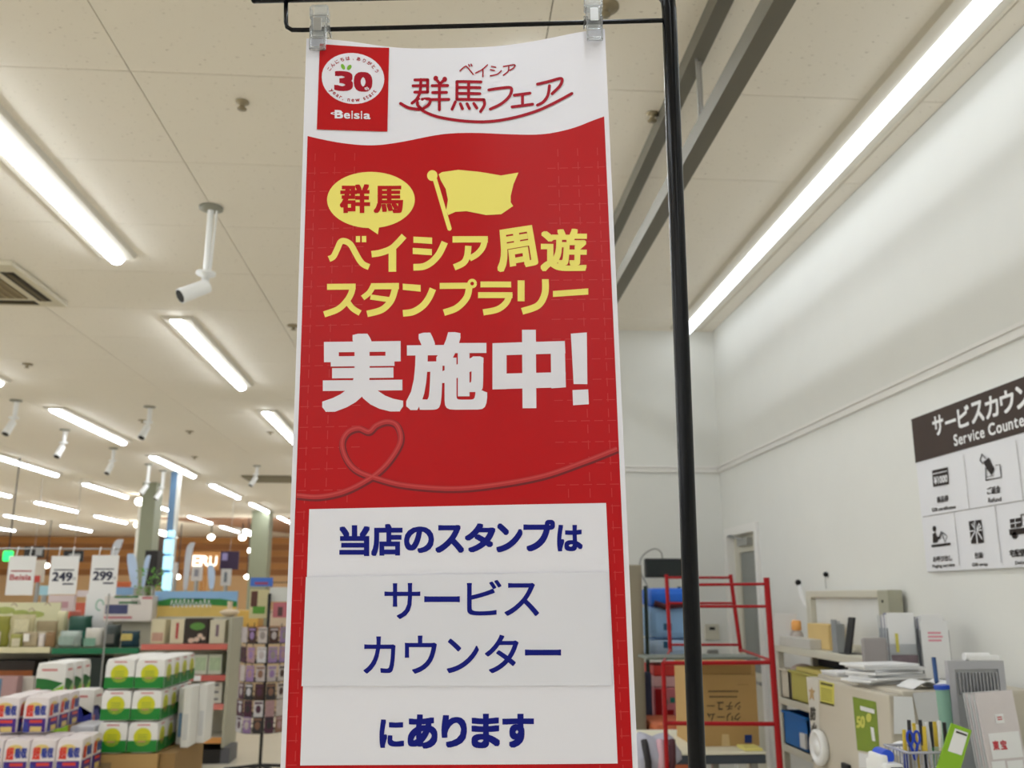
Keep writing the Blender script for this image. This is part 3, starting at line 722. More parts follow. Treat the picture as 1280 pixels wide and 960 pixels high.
k.poly([(432, 596), (514, 584), (533, 738), (450, 746)])
k2.stroke([(474, 588), (492, 744)], 8, cur=False); k2.stroke([(438, 662), (526, 652)], 8, cur=False)
for a in (((480, 650), (455, 615), (470, 600), (482, 648)), ((484, 650), (505, 610), (515, 630), (486, 652)), ((482, 655), (455, 700), (448, 722)), ((486, 655), (510, 690), (524, 715))): k2.stroke(list(a), 7, cur=False)
k.poly([(706, 582), (780, 570), (782, 632), (712, 642)]); k2.stroke([(708, 612), (782, 600)], 5, cur=False); k2.stroke([(742, 577), (747, 637)], 5, cur=False)
k.poly([(702, 650), (860, 630), (862, 672), (706, 690)]); k.ell((738, 690), 18, 24, 20); k.ell((838, 678), 18, 24, 20); k.stroke([(784, 622), (780, 552), (850, 542), (862, 600)], 6, cur=False)
k.c = cS
for tx, q in (('商品券', [(218, 432), (297, 418), (299, 462), (222, 475)]), ('Gift certificates', [(186, 508), (345, 486), (347, 508), (188, 532)]), ('ご返金', [(553, 370), (643, 355), (645, 405), (556, 418)]), ('Refund', [(562, 440), (648, 430), (650, 460), (564, 472)]), ('お呼び出し', [(193, 830), (320, 818), (322, 858), (196, 868)]), ('Paging service', [(190, 885), (338, 872), (340, 902), (192, 912)]), ('包装', [(470, 802), (527, 798), (528, 842), (472, 846)]), ('Gift wrap', [(455, 873), (560, 868), (560, 898), (456, 904)]), ('宅配便', [(703, 785), (808, 775), (812, 828), (706, 836)]), ('Delivery', [(742, 862), (840, 854), (842, 882), (744, 892)])):
    k.glyph(tx, q, (.006 if len(tx) > 4 else .012, .02))
part('pictogram_print', k.mb, M_sink, sg); part('pictogram_cutouts', k2.mb, mat('sign_white', (226, 226, 230)), sg)

# ---- wall fittings
t = thing('wall_pipe', 'white bent tube with black end on the right wall above the shelf', 'pipe', (XR, onx(1010, 760, XR).y, 1.4))
a = onx(999, 729, XR - .05); m = MB(); pts = [onx(999, 730, XR - .06), onx(1001, 742, XR - .06), onx(1006, 755, XR - .05), onx(1016, 766, XR - .03), onx(1024, 772, XR - .01)]; m.tube(pts, .011, 10); part('tube', m, M_white, t)
m = MB(); m.ball(pts[0] + V((-.005, 0, .008)), .017, 8); part('end_cap', m, M_black, t)
p = onx(1032, 718, XR - .012); t = thing('wall_hook', 'small black knob hook on the right wall above the cream frame', 'hook', (XR, p.y, p.z))
m = MB(); m.cyl(V((XR, p.y, p.z)), p, .006); m.ball(p, .014, 8); part('knob', m, M_black, t); m = MB(); m.cyl(p + V((-.004, 0, -.01)), p + V((-.004, 0, -.075)), .0025, n=6); part('wire', m, M_steel, t)
x0, x1, z0, z1 = pr(880, 780, 898, 799, YB)
t = thing('wall_panel', 'small square control panel on the back wall beside the door', 'control panel', (x0, YB, z0))
m = MB(); m.rbox((x0, YB - .022, z0), (x1, YB, z1), .004); part('plate', m, M_cream, t); m = MB(); m.box((x0 + .035, YB - .024, z0 + .065), (x0 + .075, YB - .021, z0 + .085)); part('display', m, M_dark, t)
x0, x1, z0, z1 = pr(884, 812, 897, 819, YB)
m = MB(); m.rbox((x0, YB - .022, z0), (x1, YB, z1), .004); solo('wall_socket', 'small grey socket on the back wall under the control panel', 'socket', m, M_steel)

# ---- steel shelving along the right wall
SX = 1.8; sy1 = onx(968, 800, SX).y; sy0 = 3.92
hz = [onx(1010, 812, SX).z, onx(985, 874, SX).z, onx(985, 932, SX).z, .12]
t = thing('steel_shelving', 'cream steel shelving unit along the right wall beyond the safe', 'shelving', ((SX + XR) / 2, (sy0 + sy1) / 2, 0))
for z in hz:
    m = MB(); m.rbox((SX, sy0, z - .035), (XR - .015, sy1, z), .004); part('shelf', m, M_cream, t)
for y in (sy0, sy1 - .03):
    for x in (SX + .005, XR - .05):
        m = MB(); m.box((x, y, 0), (x + .03, y + .03, hz[0] - .03)); part('post', m, M_cream, t)
m = MB(); m.box((XR - .016, sy0, .1), (XR - .012, sy1, hz[0] - .03)); part('back_panel', m, M_dark, t)
zt_ = hz[0] + .0005
def on_shelf(name, lab, cat, u0, v0, u1, v1, X, dx, z, mats, r=.004, hh=None, grp=None, mk=None):
    """a block standing on a shelf by the right wall, its left face in the plane x = X"""
    ya, yb = onx(u1, v1, X).y, onx(u0, v1, X).y
    z1 = onx((u0 + u1) / 2, v0, X).z if hh is None else z + hh
    m = MB(); (m.rbox if r else m.box)(*([(X, ya, z), (X + dx, yb, z1)] + ([r] if r else [])))
    return solo(name, lab, cat, m, mats, grp), (ya, yb, z1)
# cream shallow tray frame standing against the wall
ya, yb = onx(1118, 735, 1.99).y, onx(1014, 735, 1.99).y; z1 = onx(1060, 738, 1.97).z
ya = max(ya, 3.97)
t = thing('cream_cabinet_lid', 'cream shallow tray frame with white inner panel leaning on the right wall', 'tray', (1.98, (ya + yb) / 2, zt_))
m = MB(); x0 = 1.955
m.rbox((x0, ya, zt_), (XR - .02, ya + .1, z1), .006); part('side_channel', m, mat('channel_grey', (168, 166, 146), .45), t)
m = MB(); m.rbox((x0, yb - .06, zt_), (XR - .02, yb, z1), .006); m.rbox((x0, ya + .1, z1 - .035), (XR - .02, yb - .06, z1), .006); m.rbox((x0, ya + .1, zt_), (XR - .02, yb - .06, zt_ + .03), .006); part('frame', m, M_cream, t)
m = MB(); m.box((x0 + .03, ya + .1, zt_ + .03), (x0 + .036, yb - .06, z1 - .035)); part('inner_panel', m, mat('panel_white', (226, 226, 222), .4), t)
for z in (z1 - .05, z1 - .19):
    m = MB(); m.cyl((x0 - .004, ya + .05, z), (x0, ya + .05, z), .006); part('screw', m, M_dark, t)
on_shelf('cardboard_tray', 'small yellow-brown open carton on the cream shelf', 'carton', 1010, 780, 1036, 799, 1.87, .075, zt_, mat('tan_carton', (214, 186, 126), .8))
t = thing('spray_bottle', 'clear bottle with an orange cap on the cream shelf', 'bottle', (1.9, onx(996, 790, 1.9).y, zt_)); b0 = ORG[t.name]
m = MB(); m.lathe(b0, [(.004, 0), (.032, 0), (.034, .01), (.034, .055), (.022, .075), (.014, .08), (.002, .08)], 16); part('bottle', m, mat('cloudy_plastic', (226, 214, 206), .3, trans=.5), t)
m = MB(); m.lathe(b0, [(.016, .075), (.026, .08), (.026, .12), (.02, .13), (.003, .13)], 16); part('cap', m, mat('orange_cap', (246, 176, 96), .4), t)
m = MB(); m.ball(V((1.87, onx(982, 795, 1.87).y, zt_ + .028)), .03, 8, (1.1, 1.7, .9)); solo('plastic_bag', 'small crumpled pinkish plastic bag on the left end of the cream shelf', 'bag', m, mat('pink_plastic', (236, 190, 176), .35, trans=.3))
on_shelf('paper_tray', 'grey cloth-covered tray at the left end of the cream shelf', 'tray', 969, 797, 1012, 808, 1.81, .1, zt_, mat('tray_grey', (196, 194, 188), .6))
p = onx(963, 800, 1.79); m = MB(); m.box((-.06, -.002, 0), (.06, .002, .17), Matrix.Translation((1.84, sy1 - .04, zt_)) @ Matrix.Rotation(.25, 4, 'X')); solo('paper_sheet', 'white sheet leaning at the left end of the cream shelf beside the red post', 'paper', m, M_paper)
# card holder and black L stand
yy = onx(1042, 802, 1.83).y; t = thing('card_stand', 'clear leaflet holder standing on the cream shelf', 'holder', (1.85, yy, zt_))
m = MB(); m.rbox((1.83, yy - .03, zt_), (1.89, yy + .03, zt_ + .006), .002); m.box((1.835, yy - .028, zt_), (1.84, yy + .028, zt_ + .15)); m.box((1.84, yy - .028, zt_), (1.875, yy - .025, zt_ + .13)); part('holder', m, mat('holder_grey', (170, 174, 176), .3, trans=.3), t)
m = MB(); m.box((1.842, yy - .024, zt_ + .007), (1.86, yy + .024, zt_ + .145)); part('leaflets', m, M_paper2, t)
yy = onx(1057, 805, 1.83).y; t = thing('menu_stand', 'black leaning sign holder behind the clear leaflet holder', 'holder', (1.85, yy, zt_))
m = MB(); m.box((-.005, -.03, 0), (.005, .03, .165), Matrix.Translation((1.85, yy + .03, zt_)) @ Matrix.Rotation(.2, 4, 'Y')); m.box((1.82, yy - .03, zt_), (1.9, yy + .06, zt_ + .004)); part('frame', m, M_dark, t)
# bins
def bin_(name, lab, u0, v0, u1, v1, X, z, h, col, grp, dx=.2, tr=0):
    ya, yb = max(onx(u1, v1, X).y, sy0 + .04), min(onx(u0, v1, X).y, sy1 - .04)
    t = thing(name, lab, 'bin', (X + dx / 2, (ya + yb) / 2, z), grp); q = .012
    m = MB(); m.box((X, ya, z), (X + dx, yb, z + .008)); m.box((X, ya, z), (X + .008, yb, z + h)); m.box((X + dx - .008, ya, z), (X + dx, yb, z + h)); m.box((X, ya, z), (X + dx, ya + .008, z + h)); m.box((X, yb - .008, z), (X + dx, yb, z + h))
    part('body', m, mat(name + str(col), col, .45, trans=tr), t)
    m = MB(); m.rbox((X - q, ya - .004, z + h - .012), (X + .01, yb + .004, z + h), .003); m.rbox((X, ya - .006, z + h - .012), (X + dx, ya + .01, z + h), .003); m.rbox((X, yb - .01, z + h - .012), (X + dx, yb + .004, z + h), .003); part('rim', m, mat(name + str(col), col, .45), t)
    return t, ya, yb
t, ya, yb = bin_('storage_bin', 'cream plastic bin on the second shelf of the wall shelving', 964, 818, 987, 866, SX + .01, hz[1] + .0005, .15, (214, 206, 188), 'bins on the wall shelving')
m = MB(); m.ball(V((SX + .11, (ya + yb) / 2, hz[1] + .13)), .05, 8, (1.4, 1.4, .9)); solo('cloth_bundle', 'pale crumpled cloth bundle inside the cream bin', 'cloth', m, mat('cloth_pale', (206, 186, 178), .8))
t, ya, yb = bin_('storage_bin', 'yellow-green plastic bin on the second shelf of the wall shelving', 990, 818, 1040, 868, SX + .01, hz[1] + .0005, .15, (190, 182, 96), 'bins on the wall shelving')
m = MB(); m.rbox((SX + .03, ya + .03, hz[1] + .02), (SX + .17, yb - .02, hz[1] + .17), .01); solo('yellow_carton', 'yellow carton packed in the yellow-green bin', 'carton', m, mat('yellow_carton', (206, 190, 110), .7))
t, ya, yb = bin_('storage_bin', 'blue plastic bin with a white tag on the third shelf', 962, 895, 1012, 945, SX + .01, hz[2] + .0005, .17, (16, 104, 180), 'bins on the wall shelving')
m = MB(); m.box((SX - .004, ya + .01, hz[2] + .02), (SX + .009, ya + .08, hz[2] + .09)); part('tag', m, M_paper2, t, 'white paper tag')
#t, ya, yb = bin_('storage_bin', 'small blue bin at the left end behind the red post', 948, 900, 960, 925, SX + .02, hz[2] + .0005, .14, (24, 84, 170), 'bins on the wall shelving')
#m = MB(); m.rbox((SX + .04, sy1 - .2, hz[2] + .001), (SX + .15, sy1 - .045, hz[2] + .12), .01); solo('blue_pouch', 'bright blue pouch at the left end of the third shelf', 'pouch', m, mat('blue_pouch', (36, 70, 190), .4))

# ---- safe
FX = 1.5
y0 = onx(1110, 862, FX).y; y1 = onx(1008, 846, FX).y; ZS = onx(1110, 862, FX).z - .004
t = thing('office_safe', 'tall beige office safe with a round white dial against the right wall', 'safe', ((FX + XR) / 2, (y0 + y1) / 2, 0))
m = MB(); m.rbox((FX + .045, y0, .04), (XR - .02, y1, ZS), .012); m.box((FX + .08, y0 + .03, 0), (XR - .05, y1 - .03, .05)); part('body', m, M_beige, t)
m = MB(); m.rbox((FX, y0 + .004, .06), (FX + .04, y1 - .004, ZS - .012), .008); dr_ = part('door', m, M_beige, t)
fs = side(FX)
c = Crop(1000, 830, 7.385)
dial = onx(1029, 934, FX); 
m = MB(); Mx = Matrix.Translation(V((FX, dial.y, dial.z))) @ Matrix.Rotation(-PI / 2, 4, 'Y')
m.lathe(V((FX, dial.y, dial.z)), [(.004, 0), (.06, 0), (.068, .012), (.068, .026), (.062, .032), (.05, .032), (.048, .026), (.026, .025), (.024, .032), (.01, .034), (.002, .034)], 32, Matrix.Rotation(-PI / 2, 4, 'Y')); part('dial', m, M_white, t, 'round white combination dial')
hp = onx(1060, 958, FX); m = MB(); m.rbox((FX - .015, hp.y - .03, hp.z - .12), (FX, hp.y + .03, hp.z + .01), .004); part('handle_recess', m, M_dark, t)
for nm, pts, mt, lb in (('warning_label', [(183, 150), (317, 182), (318, 372), (190, 342)], mat('label_yellow', (214, 206, 96), .5, var=.02), 'yellow warning label'),
                        ('green_notice', [(487, 300), (705, 350), (740, 835), (532, 795)], mat('notice_green', (120, 142, 44), .5, var=.06), 'green printed notice'),
                        ('white_strip', [(60, 118), (170, 142), (190, 800), (120, 800)], mat('strip_white', (216, 212, 202), .5), 'white lettered strip')):
    k = Ink(fs, c, .001); k.poly(pts); part(nm, k.mb, mt, dr_, lb)
k = Ink(fs, c, .0022)
for i in range(6): k.stroke([(200, 222 + i * 20), (300, 246 + i * 20)], 5, cur=False)
k.poly([(195, 165), (305, 190), (306, 212), (196, 188)]); k.poly([(190, 342), (318, 372), (320, 392), (192, 362)])
part('label_print', k.mb, mat('label_ink', (90, 84, 40), .6, var=0), dr_)
k = Ink(fs, c, .0022)
for ch, q in zip('防火金庫', [(100, 395, 150, 520), (108, 540, 160, 660), (112, 675, 165, 780), (118, 800, 170, 900)]): k.glyph(ch, q, (.06, .04))
part('strip_lettering', k.mb, mat('strip_ink', (70, 66, 60), .6, var=0), dr_)
k = Ink(fs, c, .0022); k.poly([(112, 210), (122, 240), (145, 246), (128, 272), (136, 340), (114, 310), (92, 336), (98, 266), (82, 236), (104, 238)]); part('star_print', k.mb, mat('star_tan', (190, 158, 112), .6), dr_)
k = Ink(fs, c, .0022); k.glyph('50', (525, 480, 605, 590), (.05, .05)); k.ell((640, 495), 25, 42, 20); part('notice_print', k.mb, mat('notice_pale', (196, 196, 90), .5), dr_)
k = Ink(fs, c, .0022); k.poly([(560, 385), (690, 420), (694, 460), (562, 425)]); k.poly([(655, 580), (685, 588), (702, 715), (672, 708)]); k.poly([(545, 815), (720, 850), (735, 960), (550, 960)]); part('notice_white_print', k.mb, M_paper2, dr_)
nf = front(y0)
c5 = Crop(1100, 760, 4.8)
for lb, pts in (('white taped sheet on the near side of the safe, left one', [(78, 528), (190, 532), (218, 752), (80, 755)]), ('grey taped sheet on the near side of the safe, right one', [(192, 508), (340, 500), (372, 700), (238, 715)])):
    k = Ink(nf, c5, .004); k.poly(pts); q = MB(); q.v = k.mb.v[:]; q.f = k.mb.f[:]; q.m = k.mb.m[:]; q.sm = k.mb.sm[:]
    solo('paper_sheet', lb, 'paper', q, M_paper if 'white' in lb else M_paper2)
# paper piles on the safe
def pile(lab, cx, cy, w_, d_, n, z, rot, cat='paper stack', mt=None, seed=0):
    rn = random.Random(seed); t = thing('paper_stack', lab, cat, (cx, cy, z))
    for i in range(n):
        h = .009; m = MB(); m.box((-w_ / 2, -d_ / 2, 0), (w_ / 2, d_ / 2, h - .0012), Matrix.Translation((cx + rn.uniform(-.02, .02), cy + rn.uniform(-.02, .02), z + i * h)) @ Matrix.Rotation(rot + rn.uniform(-.2, .2), 4, 'Z'))
        part('sheet_bundle', m, mt or (M_paper if i % 3 else M_paper2), t)
    return t
zz_ = ZS + .0006
pile('large untidy stack of white papers on top of the safe', at(1106, 845, y0 + .27).x, y0 + .27, .24, .14, 8, zz_, .3, seed=2)
pile('thin flat papers at the far left end of the safe top', 1.66, y1 - .1, .2, .14, 2, zz_, .1, seed=4)
m = MB(); n = 10
for s_, b_ in ((-1, 0), (1, 0)):
    vs = []
    for j in (0, 1):
        for i in range(n + 1): a = i / n; vs.append(V((at(1165, 855, y0 + .08).x + s_ * a * .1, y0 + .02 + j * .12, zz_ + .003 + .03 * math.sin(a * PI) * (1 - a * .5))))
    m.add(vs, [(i, i + 1, n + 2 + i, n + 1 + i) for i in range(n)], True); m.add([v + V((0, 0, -.0025)) for v in vs], [(i, n + 1 + i, n + 2 + i, i + 1) for i in range(n)], True)
solo('open_booklet', 'open white booklet on the near edge of the safe top', 'booklet', m, M_paper)
m = MB(); _b = pr(1079, 797, 1110, 830, y0 + .42); m.rbox((_b[0], y0 + .42, zz_), (_b[1], y0 + .44, _b[3]), .009); solo('grey_plate', 'grey rounded bookend standing behind the paper stack', 'bookend', m, mat('grey_plate', (158, 152, 150), .5))
# magazine files on the safe
def mfile(lab, cx, cy, w_, d_, h, z, tilt, colr, seed, ink_=None):
    t = thing('magazine_file', lab, 'magazine file', (cx, cy, z), 'magazine files on the safe'); rn = random.Random(seed)
    Mx = Matrix.Translation((cx, cy, z)) @ Matrix.Rotation(tilt, 4, 'Z')
    m = MB(); m.box((-w_ / 2, 0, 0), (w_ / 2, d_, .004), Mx); m.box((-w_ / 2, 0, 0), (w_ / 2, .004, h * .55), Mx); m.box((-w_ / 2, 0, 0), (-w_ / 2 + .003, d_, h * .8), Mx); m.box((w_ / 2 - .003, 0, 0), (w_ / 2, d_, h * .8), Mx); m.box((-w_ / 2, d_ - .003, 0), (w_ / 2, d_, h), Mx)
    part('holder', m, M_clear, t)
    for i in range(7):
        m = MB(); y = .006 + i * (d_ - .014) / 7; m.box((-w_ / 2 + .006, y, .006), (w_ / 2 - .006 - rn.uniform(0, .01), y + .007, h * rn.uniform(.97, 1.06)), Mx); part('brochure', m, [M_paper, M_paper2, mat('brochure_tint', colr, .5)][(0, 1, 0, 2, 0, 1, 2)[i]], t)
    return t, Mx
a = onx(1129, 826, 1.72)
ybk = y0 + .42
xA = at(1129, 800, ybk).x; hA = at(1129, 767, ybk).z - zz_ - .0; 
t, Mx = mfile('clear magazine file of colourful brochures on the safe, left one', xA, ybk, .115, .1, hA * .97, zz_, -.12, (150, 150, 170), 1)
sfA = Surf(Mx @ V((0, -.0001, 0)), Mx.to_3x3() @ V((1, 0, 0)), (0, 0, 1))
k = Ink(sfA, None, .001); k.rect(-.05, .005, .05, .09); part('photo_print', k.mb, mat('brochure_photo', (120, 104, 110), .5, var=.4, scale=30), t)
k = Ink(sfA, None, .001); k.rect(-.03, .1, -.018, .17); part('yellow_print', k.mb, mat('brochure_yellow', (206, 196, 90), .5), t)
ybk2 = y0 + .38; xB = at(1170, 800, ybk2).x; hB = at(1170, 770, ybk2).z - zz_
t, Mx = mfile('clear magazine file of white forms on the safe, right one', xB, ybk2, .105, .1, hB * .97, zz_, -.08, (220, 214, 190), 2)
sfB = Surf(Mx @ V((0, -.0001, 0)), Mx.to_3x3() @ V((1, 0, 0)), (0, 0, 1))
k = Ink(sfB, None, .001); k.rect(-.056, .005, .05, hB * .93); part('front_form', k.mb, M_paper, t)
k = Ink(sfB, None, .002); 
for i in range(3): k.rect(-.03, hB * .6 + i * .014, .02 + .006 * (i % 2), hB * .6 + .007 + i * .014)
part('pink_print', k.mb, mat('pink_print', (228, 150, 166), .5), t)

# ---- counter in front of the safe (its top lies just below the frame)
ZC = .86
t = thing('service_counter', 'beige service counter running along the right wall below the safe papers', 'counter', (1.7, 2.4, 0))
m = MB(); m.rbox((1.28, 1.7, ZC - .03), (XR - .002, y0 - .02, ZC), .005); part('counter_top', m, M_cream, t)
m = MB(); m.box((1.34, 1.75, 0), (XR - .01, y0 - .05, ZC - .03)); part('cabinet', m, M_beige, t)
zc_ = ZC + .0006
# file rack with clear files
Yr = 2.72
x0, x1, _, zt2 = pr(1191, 826, 1262, 960, Yr + .14); x1 = min(x1, XR - .03)
t = thing('file_rack', 'large grey plastic file rack packed with clear files by the right wall', 'file rack', ((x0 + x1) / 2, Yr + .1, zc_))
m = MB()
for a, b in (((x0, zc_), (x0 + .02, zt2)), ((x1 - .02, zc_), (x1, zt2)), ((x0 + .02, zt2 - .025), (x1 - .02, zt2)), ((x0 + .02, zc_), (x1 - .02, zc_ + .02))): m.box((a[0], Yr + .14, a[1]), (b[0], Yr + .16, b[1]))
part('back_frame', m, mat('rack_grey', (176, 176, 180), .4), t)
m = MB(); m.box((x0 + .02, Yr + .15, zc_ + .02), (x1 - .02, Yr + .156, zt2 - .025)); part('back_panel', m, mat('rack_panel', (196, 198, 198), .3, var=.08, scale=40), t)
for i in range(12):
    x = x0 + .03 + i * (x1 - x0 - .06) / 11; m = MB(); m.box((x, Yr + .138, zt2 - .1), (x + .006, Yr + .145, zt2 - .035)); part('rib', m, mat('rack_rib', (150, 150, 152), .4), t)
m = MB(); m.rbox((x0, Yr - .06, zc_), (x1, Yr + .14, zc_ + .006), .002); m.rbox((x0, Yr - .06, zc_), (x0 + .005, Yr + .14, zc_ + .1), .002); part('tray', m, mat('rack_grey', (176, 176, 180)), t)
fw_ = .112
for i in range(6):
    Y = Yr + .11 - i * .028; sh = at(1213 + i * 3.2, 860, Y).x; top_z = at(1230, 862 + i * .8 if i < 5 else 862, Y).z
    Mx = Matrix.Translation((sh + .062, Y, zc_ + .0125)) @ Matrix.Rotation(-.07, 4, 'Y') @ Matrix.Rotation(-.03, 4, 'X')
    m = MB(); m.box((-fw_ / 2, 0, 0), (fw_ / 2, .006, top_z - zc_ - .018), Mx)
    o = solo('clear_file', ['rearmost', 'fifth', 'fourth', 'third', 'second', 'front'][i] + (' clear file leaning in the grey file rack' if i < 5 else ' clear file in the grey rack with red stamped slips'), 'file', m, mat('file_sleeve%d' % (i % 2), (206 + 10 * (i % 2), 208, 208), .25, var=.05, scale=20), 'clear files in the rack')
    if i == 5:
        sf = Surf(Mx @ V((0, 0, 0)), Mx.to_3x3() @ V((1, 0, 0)), Mx.to_3x3() @ V((0, 0, 1)))
        L = top_z - zc_
        for nm, q, mt in (('slip', (-.042, L - .2, .05, L - .13), M_paper), ('slip', (-.048, L - .27, -.008, L - .205), M_paper), ('slip', (-.002, L - .262, .045, L - .207), M_paper), ('tag', (-.012, L - .105, .014, L - .08), M_paper)):
            k = Ink(sf, None, .0016); k.rect(*q); part(nm, k.mb, mt, o)
        k = Ink(sf, None, .0024); k.glyph('東', (-.035, L - .15, -.016, L - .176), (.04, .04)); k.glyph('宝', (-.012, L - .15, .007, L - .176), (.04, .04)); k.rect(-.006, L - .096, .008, L - .093); k.rect(-.006, L - .09, .008, L - .087)
        part('red_lettering', k.mb, mat('red_stamp', (196, 60, 70), .5), o)
m = MB(); m.cyl(V((x0 + .06, Yr + .15, zt2 + .012)), V((x0 + .14, Yr + .15, zt2 + .012)), .012, n=16); m.rbox((x0 + .07, Yr + .138, zt2), (x0 + .17, Yr + .165, zt2 + .016), .003); solo('paper_roll', 'small white rolled paper lying on top of the file rack', 'paper roll', m, M_paper)
# green folder tube, blue pen
Yg = 2.86; x0, x1, z0, z1 = pr(1181, 862, 1196, 906, Yg); m = MB(); m.cyl(((x0 + x1) / 2, Yg + .02, zc_), ((x0 + x1) / 2 - .01, Yg + .02, z1), .021, n=16); t = thing('document_tube', 'pale green document tube with blue cap beside the file rack', 'tube', ((x0 + x1) / 2, Yg + .02, zc_)); part('tube', m, mat('tube_green', (128, 168, 150), .3), t)
m = MB(); m.cyl(((x0 + x1) / 2 - .01, Yg + .02, z1), ((x0 + x1) / 2 - .011, Yg + .02, z1 + .012), .024, n=16); part('cap', m, mat('cap_blue', (24, 70, 180), .4), t)
m = MB(); p0, p1 = at(1171, 856, y0 + .08), at(1167, 822, y0 + .1); p0.z = ZS + .02; m.cyl(p0, p1, .0075, n=10); m.cyl(p0 + V((0, 0, -.018)), p0, .002, .0075, n=10); solo('blue_pen', 'dark blue pen standing upright at the safe edge', 'pen', m, mat('pen_blue', (22, 70, 128), .35))
# pen basket
Yp = 2.5
x0, x1, _, zb2 = pr(1136, 942, 1202, 960, Yp); Dp = .13
t = thing('pen_basket', 'clear grid basket full of pens on the counter', 'basket', ((x0 + x1) / 2, Yp + Dp / 2, zc_))
m = MB()
def grid_wall(m, a, b, n, h):
    a, b = V(a), V(b)
    for i in range(n + 1): p = a + (b - a) * i / n; m.cyl(p, p + V((0, 0, h)), .0013, n=5)
    for j in range(6): q = V((0, 0, h * j / 5)); m.cyl(a + q, b + q, .0013, n=5)
hh = zb2 - zc_
grid_wall(m, (x0, Yp, zc_), (x1, Yp, zc_), 14, hh); grid_wall(m, (x0, Yp + Dp, zc_), (x1, Yp + Dp, zc_), 14, hh); grid_wall(m, (x0, Yp, zc_), (x0, Yp + Dp, zc_), 8, hh); grid_wall(m, (x1, Yp, zc_), (x1, Yp + Dp, zc_), 8, hh)
part('grid_sides', m, mat('basket_plastic', (210, 212, 226), .2, trans=.4), t)
m = MB(); m.box((x0, Yp, zc_), (x1, Yp + Dp, zc_ + .003)); part('base', m, mat('basket_plastic', (210, 212, 226)), t)
m = MB(); m.rbox((x0 - .004, Yp - .004, zb2), (x1 + .004, Yp + .004, zb2 + .006), .002); m.rbox((x0 - .004, Yp + Dp - .004, zb2), (x1 + .004, Yp + Dp + .004, zb2 + .006), .002); m.rbox((x0 - .004, Yp, zb2), (x0 + .004, Yp + Dp, zb2 + .006), .002); m.rbox((x1 - .004, Yp, zb2), (x1 + .004, Yp + Dp, zb2 + .006), .002); part('rim', m, mat('basket_plastic', (210, 212, 226)), t)
pens = [(1136, 900, (120, 112, 100), 'thin grey'), (1142, 904, (196, 168, 60), 'ochre yellow'), (1146, 906, (90, 60, 30), 'dark brown'), (1150, 900, (206, 176, 40), 'bright yellow'), (1155, 908, (30, 34, 44), 'black'), (1158, 903, (226, 226, 222), 'white'),
        (1163, 902, (44, 130, 80), 'green'), (1168, 902, (206, 220, 190), 'pale green'), (1174, 901, (226, 214, 190), 'cream'), (1180, 903, (60, 56, 60), 'charcoal'), (1130, 912, (28, 60, 170), 'dark blue'), (1160, 925, (200, 150, 140), 'pinkish')]
for i, (u, v, cc, nm) in enumerate(pens):
    Y = Yp + .025 + (i % 4) * .027; top_ = at(u, v, Y); fx = x0 + .02 + (x1 - x0 - .04) * i / 11
    bt = V((max(x0 + .01, min(x1 - .01, top_.x + (.012 if i % 2 else -.01))), Y, zc_ + .006)); d = (top_ - bt)
    t = thing('pen', nm + ' pen standing in the clear grid basket', 'pen', bt, 'pens in the basket')
    m = MB(); m.cyl(bt, bt + d * .78, .0055, n=8); part('barrel', m, mat('pen_%s' % nm, cc, .35, var=0), t)
    m = MB(); m.cyl(bt + d * .78, top_, .006, .005, n=8); part('cap', m, mat('pen_cap_%d' % (i % 3), [(40, 40, 44), (220, 190, 60), (226, 226, 226)][i % 3], .35, var=0), t)
# blue scissors handle, blue clip, white gadget, lime clipboard
p = at(1143, 935, Yp + .02); t = thing('scissors', 'scissors with blue handles standing in the basket', 'scissors', (p.x, p.y, zc_ + .01))
for s_ in (-1, 1):
    m = MB(); c_ = p + V((s_ * .0095, 0, .026)); m.tube([c_ + V((math.cos(a) * .008, 0, math.sin(a) * .016)) for a in (2 * PI * i / 16 for i in range(16))], .0034, 8, True); m.cyl(c_ + V((0, 0, -.016)), p + V((0, 0, -.03)), .004); part('handle', m, mat('scissor_blue', (20, 60, 180), .35), t)
    m = MB(); m.box((p.x - .004, p.y - .001 + s_ * .001, zc_ + .012), (p.x + .004, p.y + s_ * .001, p.z - .028)); part('blade', m, M_steel, t)
t = thing('clipboard', 'lime green clipboard holding a white paper in front of the basket', 'clipboard', at(1184, 958, Yp - .03)); 
a_, b_, c_, d_ = [at(*p, Yp - .012 if i > 1 else Yp + .01) for i, p in enumerate([(1182, 902), (1207, 911), (1196, 968), (1168, 960)])]
def slab(pts, th=.004):
    pts = [V(p) for p in pts]; n_ = (pts[1] - pts[0]).cross(pts[3] - pts[0]).normalized() * th; n_ = n_ if n_.y < 0 else -n_
    m = MB(); m.add(pts + [p - n_ for p in pts], [(0, 1, 2, 3), (7, 6, 5, 4), (0, 4, 5, 1), (1, 5, 6, 2), (2, 6, 7, 3), (3, 7, 4, 0)]); return m, n_
m, n_ = slab([a_ - V((0, .03, 0)), b_ - V((0, .03, 0)), c_ - V((0, .01, 0)), d_ - V((0, .01, 0))]); part('board', m, mat('lime_plastic', (138, 186, 34), .4), t)
q = [V(p) for p in (a_ - V((0, .03, 0)), b_ - V((0, .03, 0)), c_ - V((0, .01, 0)), d_ - V((0, .01, 0)))]
def bl(x, y): return (q[0] * (1 - x) + q[1] * x) * (1 - y) + (q[3] * (1 - x) + q[2] * x) * y
m, _ = slab([bl(.22, .08) + n_ * .4, bl(.86, .08) + n_ * .4, bl(.86, .58) + n_ * .4, bl(.22, .58) + n_ * .4], .001); part('paper', m, M_paper, t, 'white note paper')
m, _ = slab([bl(.3, .12) + n_ * .6, bl(.82, .12) + n_ * .6, bl(.82, .16) + n_ * .6, bl(.3, .16) + n_ * .6], .0005); part('print_line', m, M_ink, t)
